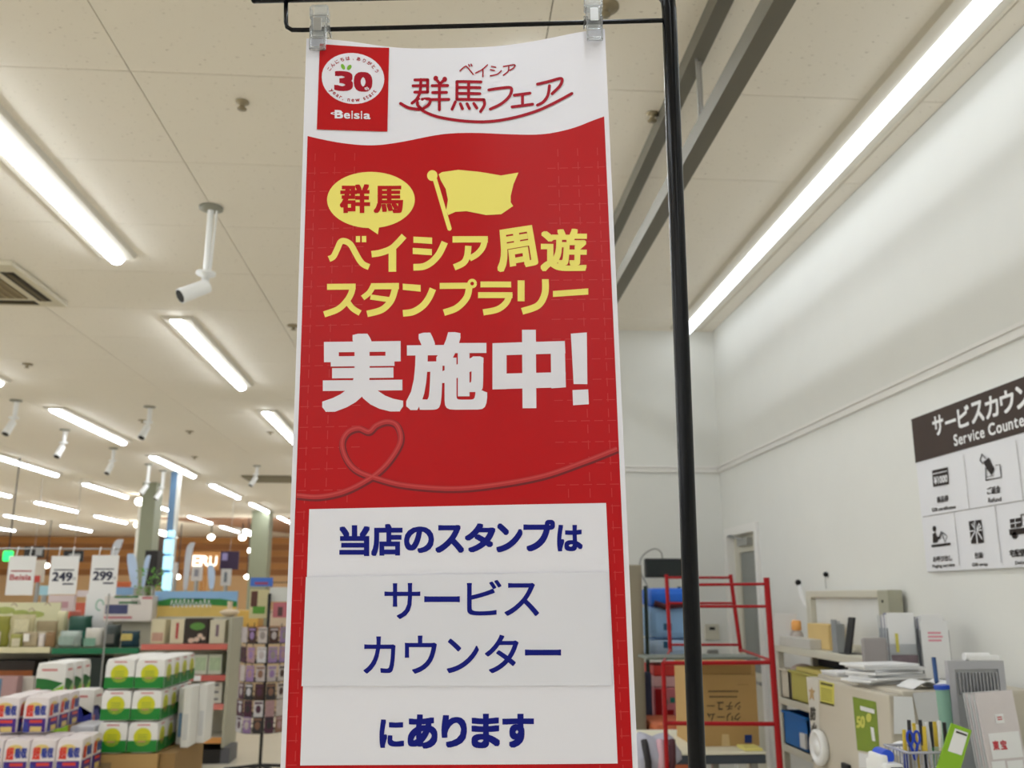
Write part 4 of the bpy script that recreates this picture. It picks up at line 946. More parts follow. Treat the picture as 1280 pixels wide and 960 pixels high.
x0, x1, z0, z1 = pr(1106, 950, 1130, 960, 2.5)
t = thing('tape_dispenser', 'white tape dispenser with a blue roll at the left end of the counter', 'tape dispenser', ((x0 + x1) / 2, 2.55, zc_))
m = MB(); m.rbox((x0, 2.5, zc_), (x1, 2.62, z1 - .01), .01); m.rbox((x0, 2.52, z1 - .03), (x0 + .02, 2.6, z1 + .008), .006); part('body', m, M_white, t)
m = MB(); m.cyl(((x0 + x1) / 2 + .0, 2.535, z1 + .002), ((x0 + x1) / 2, 2.59, z1 + .002), .018, n=20); part('tape_roll', m, mat('tape_blue', (30, 80, 210), .35), t)
m = MB(); m.box(((x0 + x1) / 2 - .01, 2.496, z1 - .03), ((x0 + x1) / 2 + .02, 2.501, z1 - .018)); part('slot', m, M_dark, t)
m = MB(); m.ball(at(1130, 936, 2.68), .03, 8, (1.3, 1, .7)); m.cyl(V((at(1130, 936, 2.68).x, 2.68, zc_)), at(1130, 936, 2.68), .012, n=8); solo('tissue', 'crumpled white tissue beside the pen basket', 'tissue', m, M_paper)

# ---- left of the shelving: table, carton, roll cart, monitor, racks
ZT = at(909, 933, 4.3).z
t = thing('work_table', 'white-topped work table behind the black pole', 'table', (1.2, 4.5, 0))
xa, xb = at(800, 940, 4.15).x, at(958, 945, 4.15).x
m = MB(); m.rbox((xa, 4.15, ZT - .012), (xb, 4.85, ZT), .004); part('table_top', m, mat('table_cream', (238, 234, 212), .5), t)
m = MB(); m.rbox((xa, 4.155, ZT - .05), (xb, 4.84, ZT - .013), .004); part('table_edge', m, mat('table_edge', (66, 74, 84), .5), t)
for x in (xa + .03, xb - .06):
    for y in (4.18, 4.78): m = MB(); m.box((x, y, 0), (x + .03, y + .03, ZT - .05)); part('leg', m, M_steel, t)
m = MB(); m.rbox((xb - .09, 4.16, ZT + .0005), (xb - .01, 4.28, ZT + .012), .004); solo('yellow_note_pad', 'yellow note pad on the right corner of the work table', 'note pad', m, mat('pad_yellow', (232, 222, 130), .6))
Yc = 4.3
t = thing('cardboard_carton', 'tall brown cardboard carton standing upside down on the work table', 'carton', (at(909, 933, Yc).x, Yc + .2, ZT))
x0, x1, z0, z1 = pr(866, 828, 944, 933, Yc); z0 = ZT + .0006
m = MB(); m.box((x0, Yc, z0), (x1 + .01, Yc + .32, z1), taper=0); part('box', m, M_card, t)
fl = Surf((0, Yc, 0), (1, 0, 0), (0, 0, 1)); c8 = Crop(870, 820, 6.854)
k = Ink(fl, c8, .0016); k.poly([(45, 45), (470, 45), (470, 152), (45, 152)]); part('flap', k.mb, mat('card_dark', (160, 126, 74), .8), t)
k = Ink(fl, c8, .0016); k.stroke([(45, 154), (470, 154)], 5, cur=False); k.stroke([(350, 245), (450, 245)], 3, cur=False); part('crease', k.mb, mat('card_crease', (130, 100, 56), .8), t)
k = Ink(fl, c8, .0016); k.poly([(222, 670), (280, 670), (292, 782), (218, 782)]); part('tape', k.mb, mat('card_tape', (208, 182, 134), .4), t)
k = Ink(fl, c8, .0018); k.rect(416, 675, 478, 744); part('blue_mark', k.mb, mat('card_blue', (16, 50, 118), .6), t, 'small dark blue printed square')
k = Ink(fl, c8, .0018)
def flipw(chs, y0, y1, xs_):
    for ch, (a, b) in zip(chs, xs_):
        p, q = (y0, y1) if ch != 'ー' else ((y0 + y1) / 2 - 5, (y0 + y1) / 2 + 5)
        k.glyph(ch, [(b, q), (a, q), (a, p), (b, p)], (.02, .02) if ch != 'ー' else (0, 0))
flipw('クリーム', 488, 556, [(325, 382), (262, 315), (180, 245), (95, 165)]); flipw('シチュー', 392, 462, [(330, 382), (255, 315), (180, 235), (92, 160)])
k.mb and None
for i, (a, b) in enumerate(((105, 355), (115, 350))):
    x = a
    while x < b: k.rect(x, 296 + i * 46, x + 14, 310 + i * 46); x += 20
part('carton_lettering', k.mb, mat('card_ink', (70, 56, 40), .7, var=0), t)
# bag at the corner
t = thing('cloth_bag', 'crumpled grey, black and pink cloth bag by the banner edge', 'bag', (at(815, 950, 4.0).x, 4.0, .6))
p = at(816, 948, 4.0); m = MB(); m.ball(p, .11, 12, (1, .8, .9))
for i, v in enumerate(m.v): n_ = math.sin(v.x * 60 + v.z * 43) * .012 + math.sin(v.z * 90) * .006; m.v[i] = v + (v - p).normalized() * n_
part('body', m, mat('bag_grey', (176, 176, 190), .6, var=.3, scale=9), t)
for a, cc in ((-.04, (30, 26, 32)), (.015, (214, 170, 180)), (.06, (70, 20, 30))):
    m = MB(); m.tube([p + V((a * (1 + .2 * s_), -.098 + abs(s_) * .05, .1 * s_)) for s_ in (-.9, -.5, 0, .5, .8)], .014, 8); part('stripe', m, mat('bag_%d' % cc[0], cc, .6), t)
m = MB(); m.rbox((p.x - .1, 3.92, .3), (p.x + .12, 4.1, p.z - .12), .02); m.box((p.x - .09, 3.94, 0), (p.x + .11, 4.08, .3)); solo('laundry_box', 'pale box under the crumpled cloth bag', 'box', m, mat('box_pale', (196, 200, 198), .6))
# red roll cart
def bar(m, a, b, r=.011): m.cyl(a, b, r, n=10)
Yf, Yr_ = 3.8, 5.0
M_red2 = M_red
t = thing('roll_cart', 'red tubular roll cart with bent hand rails around the carton', 'cart', (at(900, 900, Yf).x, 4.0, 0))
def fr(name, u0, v0, u1, v1, Y, r=.011):
    m = MB(); bar(m, at(u0, v0, Y), at(u1, v1, Y), r); part(name, m, M_red, t)
p1 = at(958, 722, Yf); p2 = at(975, 960, Yf); k_ = -(p1.z - .05) / (p2.z - p1.z); p3 = p1 + (p2 - p1) * k_
m = MB(); bar(m, p1, p3, .0125); part('post', m, M_red, t)
p4 = at(829, 828, Yf); m = MB(); bar(m, p4, V((p4.x, Yf, .05)), .009); part('post', m, M_red, t)
m = MB(); p5 = at(863, 722, Yf); bar(m, p5, V((p5.x, Yf, p4.z)), .009); part('post', m, M_red, t)
for v0, v1, u0 in ((731, 730, 863), (758, 758, 863), (829, 828, 829), (904, 905, 829)): fr('bar', u0, v0, 958 + (v1 - 722) * .071, v1, Yf, .0062 if v0 < 800 else .0085)
for v in (754, 760): pass
m = MB(); a = at(872, 757, Yf); b = at(952, 757, Yf)
for i in range(4):
    p = a + (b - a) * (i + .5) / 4
z_sh = at(900, 822, 4.0).z
m = MB(); xa, xb = at(812, 820, 4.0).x, at(952, 820, 4.0).x; m.rbox((xa, 4.05, z_sh - .012), (xb, 4.25, z_sh), .004)
part('shelf_board', m, mat('board_greygreen', (104, 112, 104), .5), t)
for u0, u1 in ((833, 838), (913, 926)):
    m = MB(); bar(m, at(u0, 718, Yr_), at(u1, 815, Yr_), .0105); part('rear_post', m, M_red, t)
for v, ua, ub in ((722, 833, 914), (754, 835, 918), (806, 837, 924)): fr('rear_bar', ua, v + .0, ub, v, Yr_, .0068)
m = MB()
for u0, v0, u1, v1 in ((838, 812, 829, 828), (926, 812, 965, 826)):
    bar(m, at(u0, v0, Yr_), at(u1, v1, Yf), .006)
part('side_rail', m, M_red, t)
for x, y in ((p3.x, Yf), (p4.x, Yf)):
    m = MB(); m.cyl((x - .012, y, .05), (x + .012, y, .05), .05, n=18); part('caster', m, M_dark, t)
# grey cabinet edge and black wall monitor
x0, x1, z0, z1 = pr(742, 706, 805, 900, 5.3); m = MB(); m.rbox((x0, 5.3, 0), (x1, 5.75, at(790, 706, 5.3).z), .006)
t = thing('metal_cabinet', 'tall grey metal cabinet half hidden behind the banner', 'cabinet', ((x0 + x1) / 2, 5.5, 0)); part('body', m, mat('cabinet_taupe', (142, 134, 116), .4, metal=.2), t)
m = MB(); m.box((x0 + .02, 5.292, .05), (x1 - .02, 5.3, at(790, 712, 5.3).z)); part('door', m, mat('cabinet_taupe', (142, 134, 116)), t)
x0, x1, z0, z1 = pr(807, 698, 864, 722, 6.35); t = thing('wall_monitor', 'black monitor on the back wall behind the black pole', 'monitor', ((x0 + x1) / 2, 6.4, z0))
m = MB(); m.rbox((x0, 6.35, z0), (x1, 6.4, z1), .008); part('housing', m, M_dark, t); m = MB(); m.box((x0 + .012, 6.346, z0 + .012), (x1 - .012, 6.351, z1 - .012)); part('screen', m, mat('screen_dark', (10, 24, 24), .15, var=0), t)
m = MB(); m.cyl(((x0 + x1) / 2, 6.4, (z0 + z1) / 2), ((x0 + x1) / 2, YB, (z0 + z1) / 2), .02); part('wall_arm', m, M_dark, t)
m = MB(); m.tube([at(*p, 6.42) for p in smooth([(828, 698), (826, 690), (818, 686), (806, 692), (800, 702), (801, 716), (807, 728), (812, 740)])], .006); part('cable', m, M_steel, t)
# wire rack with blue cooler bags
Yw = 5.7; xa, xb = at(808, 800, Yw).x, at(872, 800, Yw).x
t = thing('wire_rack', 'dark green wire rack behind the black pole', 'rack', ((xa + xb) / 2, Yw + .2, 0))
for x in (xa, xb):
    for y in (Yw - .02, Yw + .4): m = MB(); m.cyl((x, y, 0), (x, y, 1.56), .012, n=8); part('post', m, mat('rack_green', (40, 58, 50), .5), t)
zs = [at(840, 821, Yw).z, at(840, 903, Yw).z, .35, at(840, 797, Yw).z]
for z in zs[:3]: m = MB(); m.box((xa, Yw, z - .015), (xb, Yw + .38, z)); part('shelf', m, mat('rack_green', (40, 58, 50)), t)
def soft(lab, name, cat, u0, v0, u1, v1, Y, D, cc, grp=None, r=.03, z0=None):
    m = MB(); x = pbox(m, u0, v0, u1, v1, Y, D, r, z0=z0); return solo(name, lab, cat, m, mat(name + str(cc), cc, .5, var=.12, scale=8), grp), x
G = 'cooler bags on the wire rack'
z = zs[0] + .0005
h = [(798, 820, (170, 196, 224), 'pale blue cooler bag at the bottom of the stack'), (757, 797, (140, 182, 226), 'light blue rounded cooler bag in the middle of the stack'), (733, 756, (26, 110, 226), 'bright blue cooler bag on top of the stack')]
for v0, v1, cc, lb in h:
    x0, x1, a, b = pr(813, v0, 869, v1, Yw); 
    m = MB(); m.rbox((x0, Yw, z), (x1, Yw + .3, z + (b - a)), .035); o = solo('cooler_bag', lb, 'bag', m, mat('cooler%s' % (cc,), cc, .45, var=.15, scale=7), G)
    if v0 != 733:
        k = Ink(front(Yw), None, .002); k.rect(x0 + .08, z + .05, x0 + .13, z + .09); part('badge', k.mb, mat('badge_navy', (10, 84, 124), .5), o)
    else:
        m = MB(); m.tube([(x0 + .02, Yw - .01, z + .02), (x0 + .08, Yw - .02, z + .0), (x0 + .2, Yw - .02, z + .01)], .018); part('strap', m, mat('strap_maroon', (72, 22, 34), .6), o)
    z += (b - a) + .002
x0, x1, a, b = pr(816, 829, 868, 862, Yw)
m = MB(); m.rbox((x0, Yw, zs[1] + .32), (x1, Yw + .3, zs[0] - .025), .01)
zq = zs[1] + .0005
for v0, v1, cc, lb, nm in ((857, 902, (206, 120, 130), 'pink and teal printed carton on the lower rack shelf', 'printed_carton'), (843, 857, (222, 176, 178), 'pale pink flat box on the printed carton', 'flat_box'), (829, 843, (214, 56, 52), 'red flat box at the top of the lower pile', 'flat_box')):
    x0, x1, a, b = pr(817, v0, 868, v1, Yw); m = MB(); m.rbox((x0, Yw, zq), (x1, Yw + .28, zq + (b - a) * .97), .008); o = solo(nm, lb, 'box', m, mat('rackbox%s' % (cc,), cc, .5, var=.1))
    if nm == 'printed_carton':
        k = Ink(front(Yw), None, .002); k.rect(x0 + .01, zq + .02, x0 + .05, zq + .19); k.rect(x0 + .06, zq + .02, x0 + .12, zq + .07); part('red_print', k.mb, M_red, o)
        k = Ink(front(Yw), None, .0024); k.rect(x0 + .03, zq + .005, x0 + .09, zq + .02); k.rect(x0 + .055, zq + .1, x0 + .085, zq + .13); k.rect(x0 + .1, zq + .11, x0 + .13, zq + .14); part('teal_print', k.mb, mat('teal_print', (40, 120, 110), .5), o)
    zq += (b - a) * .97 + .001
m = MB(); x0, x1, a, b = pr(818, 905, 868, 935, Yw - .5); m.rbox((x0, Yw - .5, .35), (x1, Yw - .1, b), .02); solo('orange_bin', 'orange-brown bin behind the work table beside the banner', 'bin', m, mat('orange_bin', (206, 112, 74), .5, var=.1))
m = MB(); x0, x1, a, b = pr(806, 840, 816, 905, Yw - .1); m.rbox((x0, Yw - .1, a), (x1, Yw - .03, b), .02); solo('dark_bag', 'dark navy bag hanging at the left post of the wire rack', 'bag', m, mat('bag_navy', (50, 58, 84), .6, var=.2))
# ================================================================== LEFT SIDE: SHOP FLOOR
def pack(name, w_, d_, h, body, extra, puff=.012):
    """soft plastic-wrapped pack: rounded box with printed parts; origin at its front lower left corner"""
    nx, nz, ny = 5, 5, 5; bm = bmesh.new(); bmesh.ops.create_cube(bm, size=2); bmesh.ops.subdivide_edges(bm, edges=bm.edges[:], cuts=4, use_grid_fill=True)
    for q in bm.verts:
        x, y, z = q.co; f = lambda a: math.copysign(abs(a) ** .9, a)
        k = 1 - .035 * ((abs(x) ** 6) * (abs(y) ** 6) + (abs(x) ** 6) * (abs(z) ** 6) + (abs(y) ** 6) * (abs(z) ** 6))
        q.co = V((x * w_ / 2 * k + w_ / 2, y * d_ / 2 * k + d_ / 2, z * h / 2 * k + h / 2))
    m = MB(); bm.verts.index_update(); m.add([q.co for q in bm.verts], [[q.index for q in f.verts] for f in bm.faces]); bm.free()
    return m
def make_pack(name, label, group, w_, d_, h, body, prints):
    t = thing(name, label, 'pack', (0, 0, 0), group); g_ = pack(name, w_ * .985, d_ * .985, h * .985, body, None); part('wrapper', g_, body, t)
    for nm, mt, fn in prints:
        for sf in (Surf((0, -.0012, 0), (1, 0, 0), (0, 0, 1)), Surf((w_ * .985 + .0012, 0, 0), (0, 1, 0), (0, 0, 1))):
            k = Ink(sf, None, 0); W_ = w_ if abs(sf.S.x) > .5 else d_; fn(k, W_ * .985, h * .985); part(nm, k.mb, mt, t)
    return t
# ---- toilet rolls with yellow discs
Yt = 6.5
x0 = at(127, 883, Yt).x; pw = (at(203, 883, Yt).x - x0) / 2; zb0 = at(165, 942, Yt).z; ph = (at(165, 823, Yt).z - zb0) / 3; pd = .19
M_wrap = mat('pack_wrap', (236, 234, 230), .35, var=.02, scale=15); M_grn = mat('print_deep_green', (8, 128, 42), .4, var=.05); M_yel = mat('print_disc', (206, 206, 30), .4, var=.04)
def p_disc(k, w, h): k.ell((w * .5, h * .52), w * .3, w * .3, 24)
def p_band(k, w, h): k.poly([(w * .01, .008), (w * .99, .008), (w * .99, h * .42), (w * .8, h * .36), (w * .62, h * .12), (w * .4, h * .1), (w * .2, h * .34), (w * .01, h * .4)])
def p_txt(k, w, h): 
    k.off = .0008
    for i in range(3): k.rect(w * .34, h * (.44 + i * .07), w * .66, h * (.46 + i * .07))
def p_top(k, w, h): k.rect(w * .3, h * .88, w * .72, h * .92); k.off = .0012; k.rect(w * .36, h * .36, w * .6, h * .39)
tp = make_pack('toilet_roll_pack', 'x', 'toilet roll packs with yellow discs', pw, pd, ph, M_wrap, [('green_band', M_grn, p_band), ('yellow_disc', M_yel, p_disc), ('disc_lettering', mat('print_olive', (120, 150, 60), .4), p_txt), ('red_lettering', mat('print_rose', (206, 120, 120), .4), p_top)])
first = True
for L, ln in enumerate(['bottom', 'middle', 'top']):
    for r_, rn_ in enumerate(['front', 'second', 'third', 'rear']):
        for c_, cn in enumerate(['left', 'right']):
            if r_ > 0 and c_ == 0 and L < 2: continue
            loc = V((x0 + c_ * pw + (2 - L) * -.006, Yt + r_ * pd, zb0 + L * ph)); lab = 'yellow-disc toilet roll pack, %s layer, %s row, %s column' % (ln, rn_, cn)
            if first: tp.location = loc; tp['label'] = lab; first = False
            else: clone(tp, loc, lab)
xR = x0 + 2 * pw
# pallet carton below
t = thing('display_carton', 'brown cardboard display carton under the yellow-disc toilet rolls', 'carton', (x0 + pw, Yt + .4, 0))
m = MB(); m.box((x0 - .01, Yt - .02, .0), (xR + .0, Yt + 4 * pd, zb0 - .002)); part('box', m, M_card, t)
m = MB(); m.box((x0 - .02, Yt - .0225, zb0 - .09), (x0 + .1, Yt - .0195, zb0 - .05)); part('stamp', m, mat('card_stamp', (140, 118, 84), .8), t)
m = MB(); m.box((xR + .005, Yt + .02, 0), (xR + .1, Yt + 4 * pd, zb0 - .004)); solo('display_carton', 'narrow brown carton at the right of the yellow-disc toilet roll stack', 'carton', m, mat('cardboard_dim', (150, 118, 72), .8))
# slim white packs standing right of the stack
for i, (u, v0, v1, Y, lb) in enumerate([(226, 829, 900, 6.85, 'slim white pack with blue mark right of the toilet roll stack'), (233, 861, 938, 6.7, 'tall slim white pack leaning right of the toilet roll stack'), (240, 858, 932, 6.9, 'rightmost tall slim white pack beside the salmon shelves')]):
    xa, xb, za, zb = pr(u - 6, v0, u + 6, v1, Y); xa = max(xa, xR + .006 + i * .062); m = MB(); m.rbox((xa, Y, zb0 + .001), (xa + .056, Y + .22, zb0 + (zb - za)), .01)
    o = solo('slim_pack', lb, 'pack', m, mat('pack_wrap', (236, 234, 230)), 'slim white packs')
    k = Ink(Surf((0, Y, 0), (1, 0, 0), (0, 0, 1)), None, .0015); k.rect(xa + .012, zb0 + .05, xa + .044, zb0 + (zb - za) * .55); part('label', k.mb, [mat('slim_blue', (120, 160, 200), .4), M_paper2, M_paper2][i], o)
# ---- purple packs
M_pw = mat('pack_wrap_pink', (232, 222, 222), .35, var=.04, scale=12); M_pur = mat('print_purple', (66, 30, 130), .4, var=.15, scale=20)
Yq = 6.1; qw = (at(103, 940, Yq).x - at(4, 940, Yq).x) / 3; qh = at(60, 923, Yq).z - at(60, 972, Yq).z; qx = at(4, 940, Yq).x; qz = at(60, 972, Yq).z
def q_band(k, w, h): k.rect(w * .06, .01, w * .94, h * .42)
def q_red(k, w, h):
    k.off = .0008; k.glyph('超', (w * .12, h * .8, w * .42, h * .46), (.05, .05)); k.rect(w * .3, h * .3, w * .8, h * .38)
def q_blu(k, w, h):
    k.off = .0008; k.glyph('吸収', (w * .46, h * .78, w * .92, h * .5), (.03, .05)); k.poly([(w * .08, h * .05), (w * .3, h * .05), (w * .22, h * .3), (w * .1, h * .36)])
def q_yel(k, w, h): k.off = .0006; k.ell((w * .45, h * .74), w * .3, h * .12, 16); k.rect(w * .34, h * .06, w * .8, h * .2)
qp = make_pack('kitchen_paper_pack', 'x', 'purple printed paper packs', qw, .17, qh, M_pw, [('purple_band', M_pur, q_band), ('yellow_print', mat('print_cream', (222, 196, 120), .4), q_yel), ('red_lettering', mat('print_red', (214, 60, 48), .4), q_red), ('blue_lettering', mat('print_violet', (44, 60, 150), .4), q_blu)])
first = True
for L, (zz, yy, cols, rows, ln) in enumerate([(qz, Yq, (-1, 0, 1, 2), 2, 'bottom'), (qz + qh + .002, Yq + .18, (-1.5, -.35, .0), 3, 'upper')]):
    for r_ in range(rows):
        for ci, c_ in enumerate(cols):
            if L == 1 and ci == 2: continue
            X = qx + c_ * qw if L == 0 else qx + (-1.0, .16)[ci] * qw - .01
            lab = 'purple printed paper pack, %s layer, %s row, %s' % (ln, ['front', 'second', 'third'][r_], ['leftmost', 'second from left', 'third from left', 'rightmost'][ci] if L == 0 else ['left one', 'right one'][ci])
            loc = V((X, yy + r_ * .172, zz))
            if first: qp.location = loc; qp['label'] = lab; first = False
            else: clone(qp, loc, lab)
m = MB(); m.box((qx - qw, Yq - .02, 0), (qx + 3 * qw, Yq + .35, qz - .002)); m.box((qx - qw, Yq + .35, 0), (qx + 2.55 * qw, Yq + .7, qz - .002)); solo('pallet_box', 'plain base box under the purple printed packs', 'box', m, M_card)
# flat clear packs lying behind them
m = MB(); m.rbox((qx + 1.5 * qw, Yq + .38, qz), (qx + 2.52 * qw, Yq + .68, qz + qh * 1.1), .02); solo('tissue_pack', 'grey clear-wrapped flat pack behind the purple packs', 'pack', m, mat('wrap_grey', (190, 190, 196), .3, var=.2, scale=9))
# ---- green leaf packs and the blue pack
M_gl = mat('print_leaf', (20, 110, 40), .4, var=.1); M_lime = mat('print_lime', (150, 200, 40), .4)
Yg_ = 7.2
gw = at(82, 850, Yg_).x - at(44, 850, Yg_).x; gh = at(60, 828, Yg_).z - at(60, 871, Yg_).z; gx = at(44, 850, Yg_).x; gz = at(60, 871, Yg_).z
def g_leaf(k, w, h): k.poly([(.008, h * .05), (w * .3, h * .05), (w * .5, h * .12), (w * .95, h * .4), (w * .7, h * .38), (w * .5, h * .2), (w * .42, h * .52), (w * .28, h * .5), (w * .22, h * .3), (.008, h * .55)])
def g_lime(k, w, h): k.off = .0006; k.poly([(w * .3, h * .02), (w * .97, h * .02), (w * .97, h * .34), (w * .6, h * .18)])
def g_red(k, w, h): k.off = .0006; k.rect(w * .2, h * .76, w * .72, h * .82); k.rect(w * .04, h * .05, w * .2, h * .24)
gp = make_pack('leaf_tissue_pack', 'white pack with green leaf print, front of the upper row behind the purple packs', 'green leaf printed packs', gw, .16, gh, M_wrap, [('leaf_print', M_gl, g_leaf), ('lime_print', M_lime, g_lime), ('red_lettering', mat('print_rose', (206, 120, 120)), g_red)])
gp.location = (gx, Yg_, gz)
for i, rn_ in enumerate(['second', 'third']): clone(gp, (gx + .0, Yg_ + .17 * (i + 1), gz), 'white pack with green leaf print, %s in the upper row' % rn_)
for i, rn_ in enumerate(['front', 'second', 'third']): clone(gp, (gx + .07, Yg_ - .02 + .17 * i, gz - gh - .002), 'white pack with green leaf print, %s of the lower row' % rn_)
bw = at(123, 883, Yg_).x - at(94, 883, Yg_).x; bh = at(108, 862, Yg_).z - at(108, 904, Yg_).z
def b_sw(k, w, h): k.poly([(.006, .008), (w * .96, .008), (w * .96, h * .3), (w * .6, h * .2), (w * .45, h * .5), (w * .3, h * .34), (.006, h * .52)])
bp_ = make_pack('blue_tissue_pack', 'white pack with dark blue wave print between the green and yellow packs', None, bw, .2, bh, M_wrap, [('wave_print', mat('print_deep_blue', (24, 40, 150), .4), b_sw), ('red_lettering', mat('print_rose', (206, 120, 120)), g_red)])
bp_.location = (at(94, 883, Yg_).x + .02, Yg_ - .15, at(108, 904, Yg_ - .15).z)
zg = gz - gh - .004
m = MB(); m.box((gx + .03, Yg_ - .03, 0), (gx + .07 + gw + .01, Yg_ + .5, zg)); solo('carton_plinth', 'brown carton plinth under the green leaf packs', 'carton', m, mat('cardboard_dim', (150, 118, 72)))
m = MB(); m.box((bp_.location.x, Yg_ - .15, 0), (bp_.location.x + bw, Yg_ + .1, bp_.location.z - .002)); solo('carton_plinth', 'carton plinth under the blue wave pack', 'carton', m, mat('cardboard_dim', (150, 118, 72)))

# ---- price cards on a pole with a crossbar
Yp_ = 7.85
pz = at(126, 735, Yp_).z; t = thing('price_card_stand', 'thin grey pole with crossbar carrying three white price cards', 'stand', (at(131, 800, Yp_).x, Yp_, 0))
xp = at(131, 800, Yp_).x
m = MB(); m.cyl((xp, Yp_, 0), (xp, Yp_, at(100, 686, Yp_).z), .007, n=8); part('pole', m, M_steel, t)
za_ = at(80, 686, Yp_).z; xl = at(-20, 686, Yp_).x; xr_ = at(150, 686, Yp_).x
m = MB(); m.cyl((xl, Yp_, za_), (xr_, Yp_, za_), .006, n=8); part('crossbar', m, M_steel, t)
m = MB(); m.lathe((xp, Yp_, 0), [(.01, 0), (.09, 0), (.09, .01), (.02, .02), (.012, .03)], 20); part('base', m, M_steel, t)
for i, (u0, v0, u1, v1, txt, lb) in enumerate([(9, 695, 43, 744, 'Beisia', 'white card with small red lettering on the crossbar, leftmost'), (62, 695, 97, 743, '249', 'white price card reading 249, the middle card on the crossbar'), (113, 694, 147, 742, '299', 'white price card reading 299, the rightmost card on the crossbar')]):
    x0_, x1_, z0_, z1_ = pr(u0, v0, u1, v1, Yp_ - .03); t = thing('price_card', lb, 'price card', ((x0_ + x1_) / 2, Yp_ - .03, z0_), 'cards on the crossbar')
    m = MB(); m.box((x0_, Yp_ - .03, z0_), (x1_, Yp_ - .027, z1_)); part('card', m, M_paper, t)
    for q in (.25, .75):
        x_ = x0_ + (x1_ - x0_) * q; m = MB(); m.tube([(x_, Yp_ - .028, z1_ - .01), (x_, Yp_ - .024, z1_ + .02), (x_, Yp_ - .01, za_ + .014), (x_, Yp_ + .008, za_ + .004)], .004, 6); part('hook', m, M_white, t)
    k = Ink(front(Yp_ - .03), None, .0015); W_ = x1_ - x0_; H_ = z1_ - z0_
    if i == 0: k.glyph(txt, (x0_ + W_ * .1, z0_ + H_ * .53, x1_ - W_ * .1, z0_ + H_ * .38), (.01, .03)); k.rect(x0_ + W_ * .12, z0_ + H_ * .6, x1_ - W_ * .12, z0_ + H_ * .63)
    else:
        k.glyph(txt, (x0_ + W_ * .1, z0_ + H_ * .58, x1_ - W_ * .18, z0_ + H_ * .34), (.025, .03)); k.glyph('円', (x1_ - W_ * .16, z0_ + H_ * .44, x1_ - W_ * .06, z0_ + H_ * .36))
        k.rect(x0_ + W_ * .14, z0_ + H_ * .62, x1_ - W_ * .14, z0_ + H_ * .65); k.rect(x0_ + W_ * .5, z0_ + H_ * .25, x1_ - W_ * .12, z0_ + H_ * .29)
    part('lettering', k.mb, mat('card_red', (176, 50, 60), .5) if i == 0 else mat('card_navy', (24, 28, 62), .5), t)

# ---- gondola shelving (three units in one line)
YG = 9.2; zk = .12
def unit(lab, u0, u1, levels, kick, strip_cols, side_right=None, body=(200, 196, 180), top=None):
    xa, xb = at(u0, 860, YG).x, at(u1, 860, YG).x
    t = thing('gondola_unit', lab, 'shelving', ((xa + xb) / 2, YG + .25, 0)); zt3 = top
    m = MB(); m.box((xa, YG + .44, zk), (xb, YG + .47, zt3)); part('back_panel', m, mat('gondola_back', body, .6), t)
    m = MB(); m.box((xa, YG - .03, 0), (xb, YG + .44, zk)); part('kick_base', m, mat('kick_black', (22, 20, 20), .5), t)
    for (v, sc) in zip(levels, strip_cols):
        z = at((u0 + u1) / 2, v, YG).z
        m = MB(); m.box((xa + .004, YG, z - .02), (xb - .004, YG + .44, z)); s_ = part('shelf', m, mat('gondola_shelf', (212, 208, 194), .5), t)
        m = MB(); m.rbox((xa + .004, YG - .022, z - .045), (xb - .004, YG - .001, z + .008), .003); part('price_strip', m, mat('strip%s' % (sc,), sc, .4, var=.04), s_)
    return t, xa, xb
def lev(v): return at(230, v, YG).z
t, ga, gb = unit('white gondola unit with salmon price strips beside the spinner rack', 172, 282, [806, 845, 881, 923], 1, [(206, 108, 96), (200, 100, 92), (222, 130, 120), (214, 150, 80)], top=lev(772))
m = MB(); m.box((gb, YG - .03, .12), (gb + .025, YG + .47, lev(772))); part('side_panel', m, mat('side_taupe', (176, 172, 152), .5), t)
m = MB(); m.box((gb, YG - .03, 0), (gb + .08, YG + .3, .14)); part('corner_foot', m, mat('foot_grey', (90, 90, 96), .5), t)
for v in (845, 923):
    z = lev(v); m = MB(); m.box((at(243, v, YG).x, YG - .028, z - .042), (at(252, v, YG).x, YG - .022, z + .004)); part('price_tag', m, M_paper, t)
unit('gondola unit with a dark green price strip in the middle', 60, 171, [811, 905], 1, [(12, 112, 72), (150, 150, 140)], body=(36, 52, 44), top=lev(778))
unit('gondola unit with a cream scalloped strip at the far left', -70, 59, [810, 908], 1, [(222, 214, 176), (130, 110, 80)], body=(70, 52, 34), top=lev(775))
ztop = lev(806) + .0006
def item(lab, name, cat, u0, v0, u1, Y, D, cc, z, grp=None, r=.006, v1=None, band=None, var=.08):
    x0_, x1_, _, z1_ = pr(u0, v0, u1, v0 + 2, Y); m = MB()
    if name in ('snack_bag', 'shelf_pack'): m.pillow(x0_, x1_, Y, D, z, z1_)
    else: m.rbox((x0_, Y, z), (x1_, Y + D, z1_), r)
    o = solo(name, lab, cat, m, mat('%s%s' % (name, cc), cc, .45, var=var, scale=14), grp)
    if band:
        k = Ink(front(Y + (.004 if name in ('snack_bag', 'shelf_pack') else 0)), None, .0025 + (.014 if name in ('snack_bag', 'shelf_pack') else 0)); k.rect(x0_ + (x1_ - x0_) * band[0], z + (z1_ - z) * band[1], x0_ + (x1_ - x0_) * band[2], z + (z1_ - z) * band[3]); part('label', k.mb, mat('band%s' % (band[4],), band[4], .5, var=.25, scale=30), o)
    return o
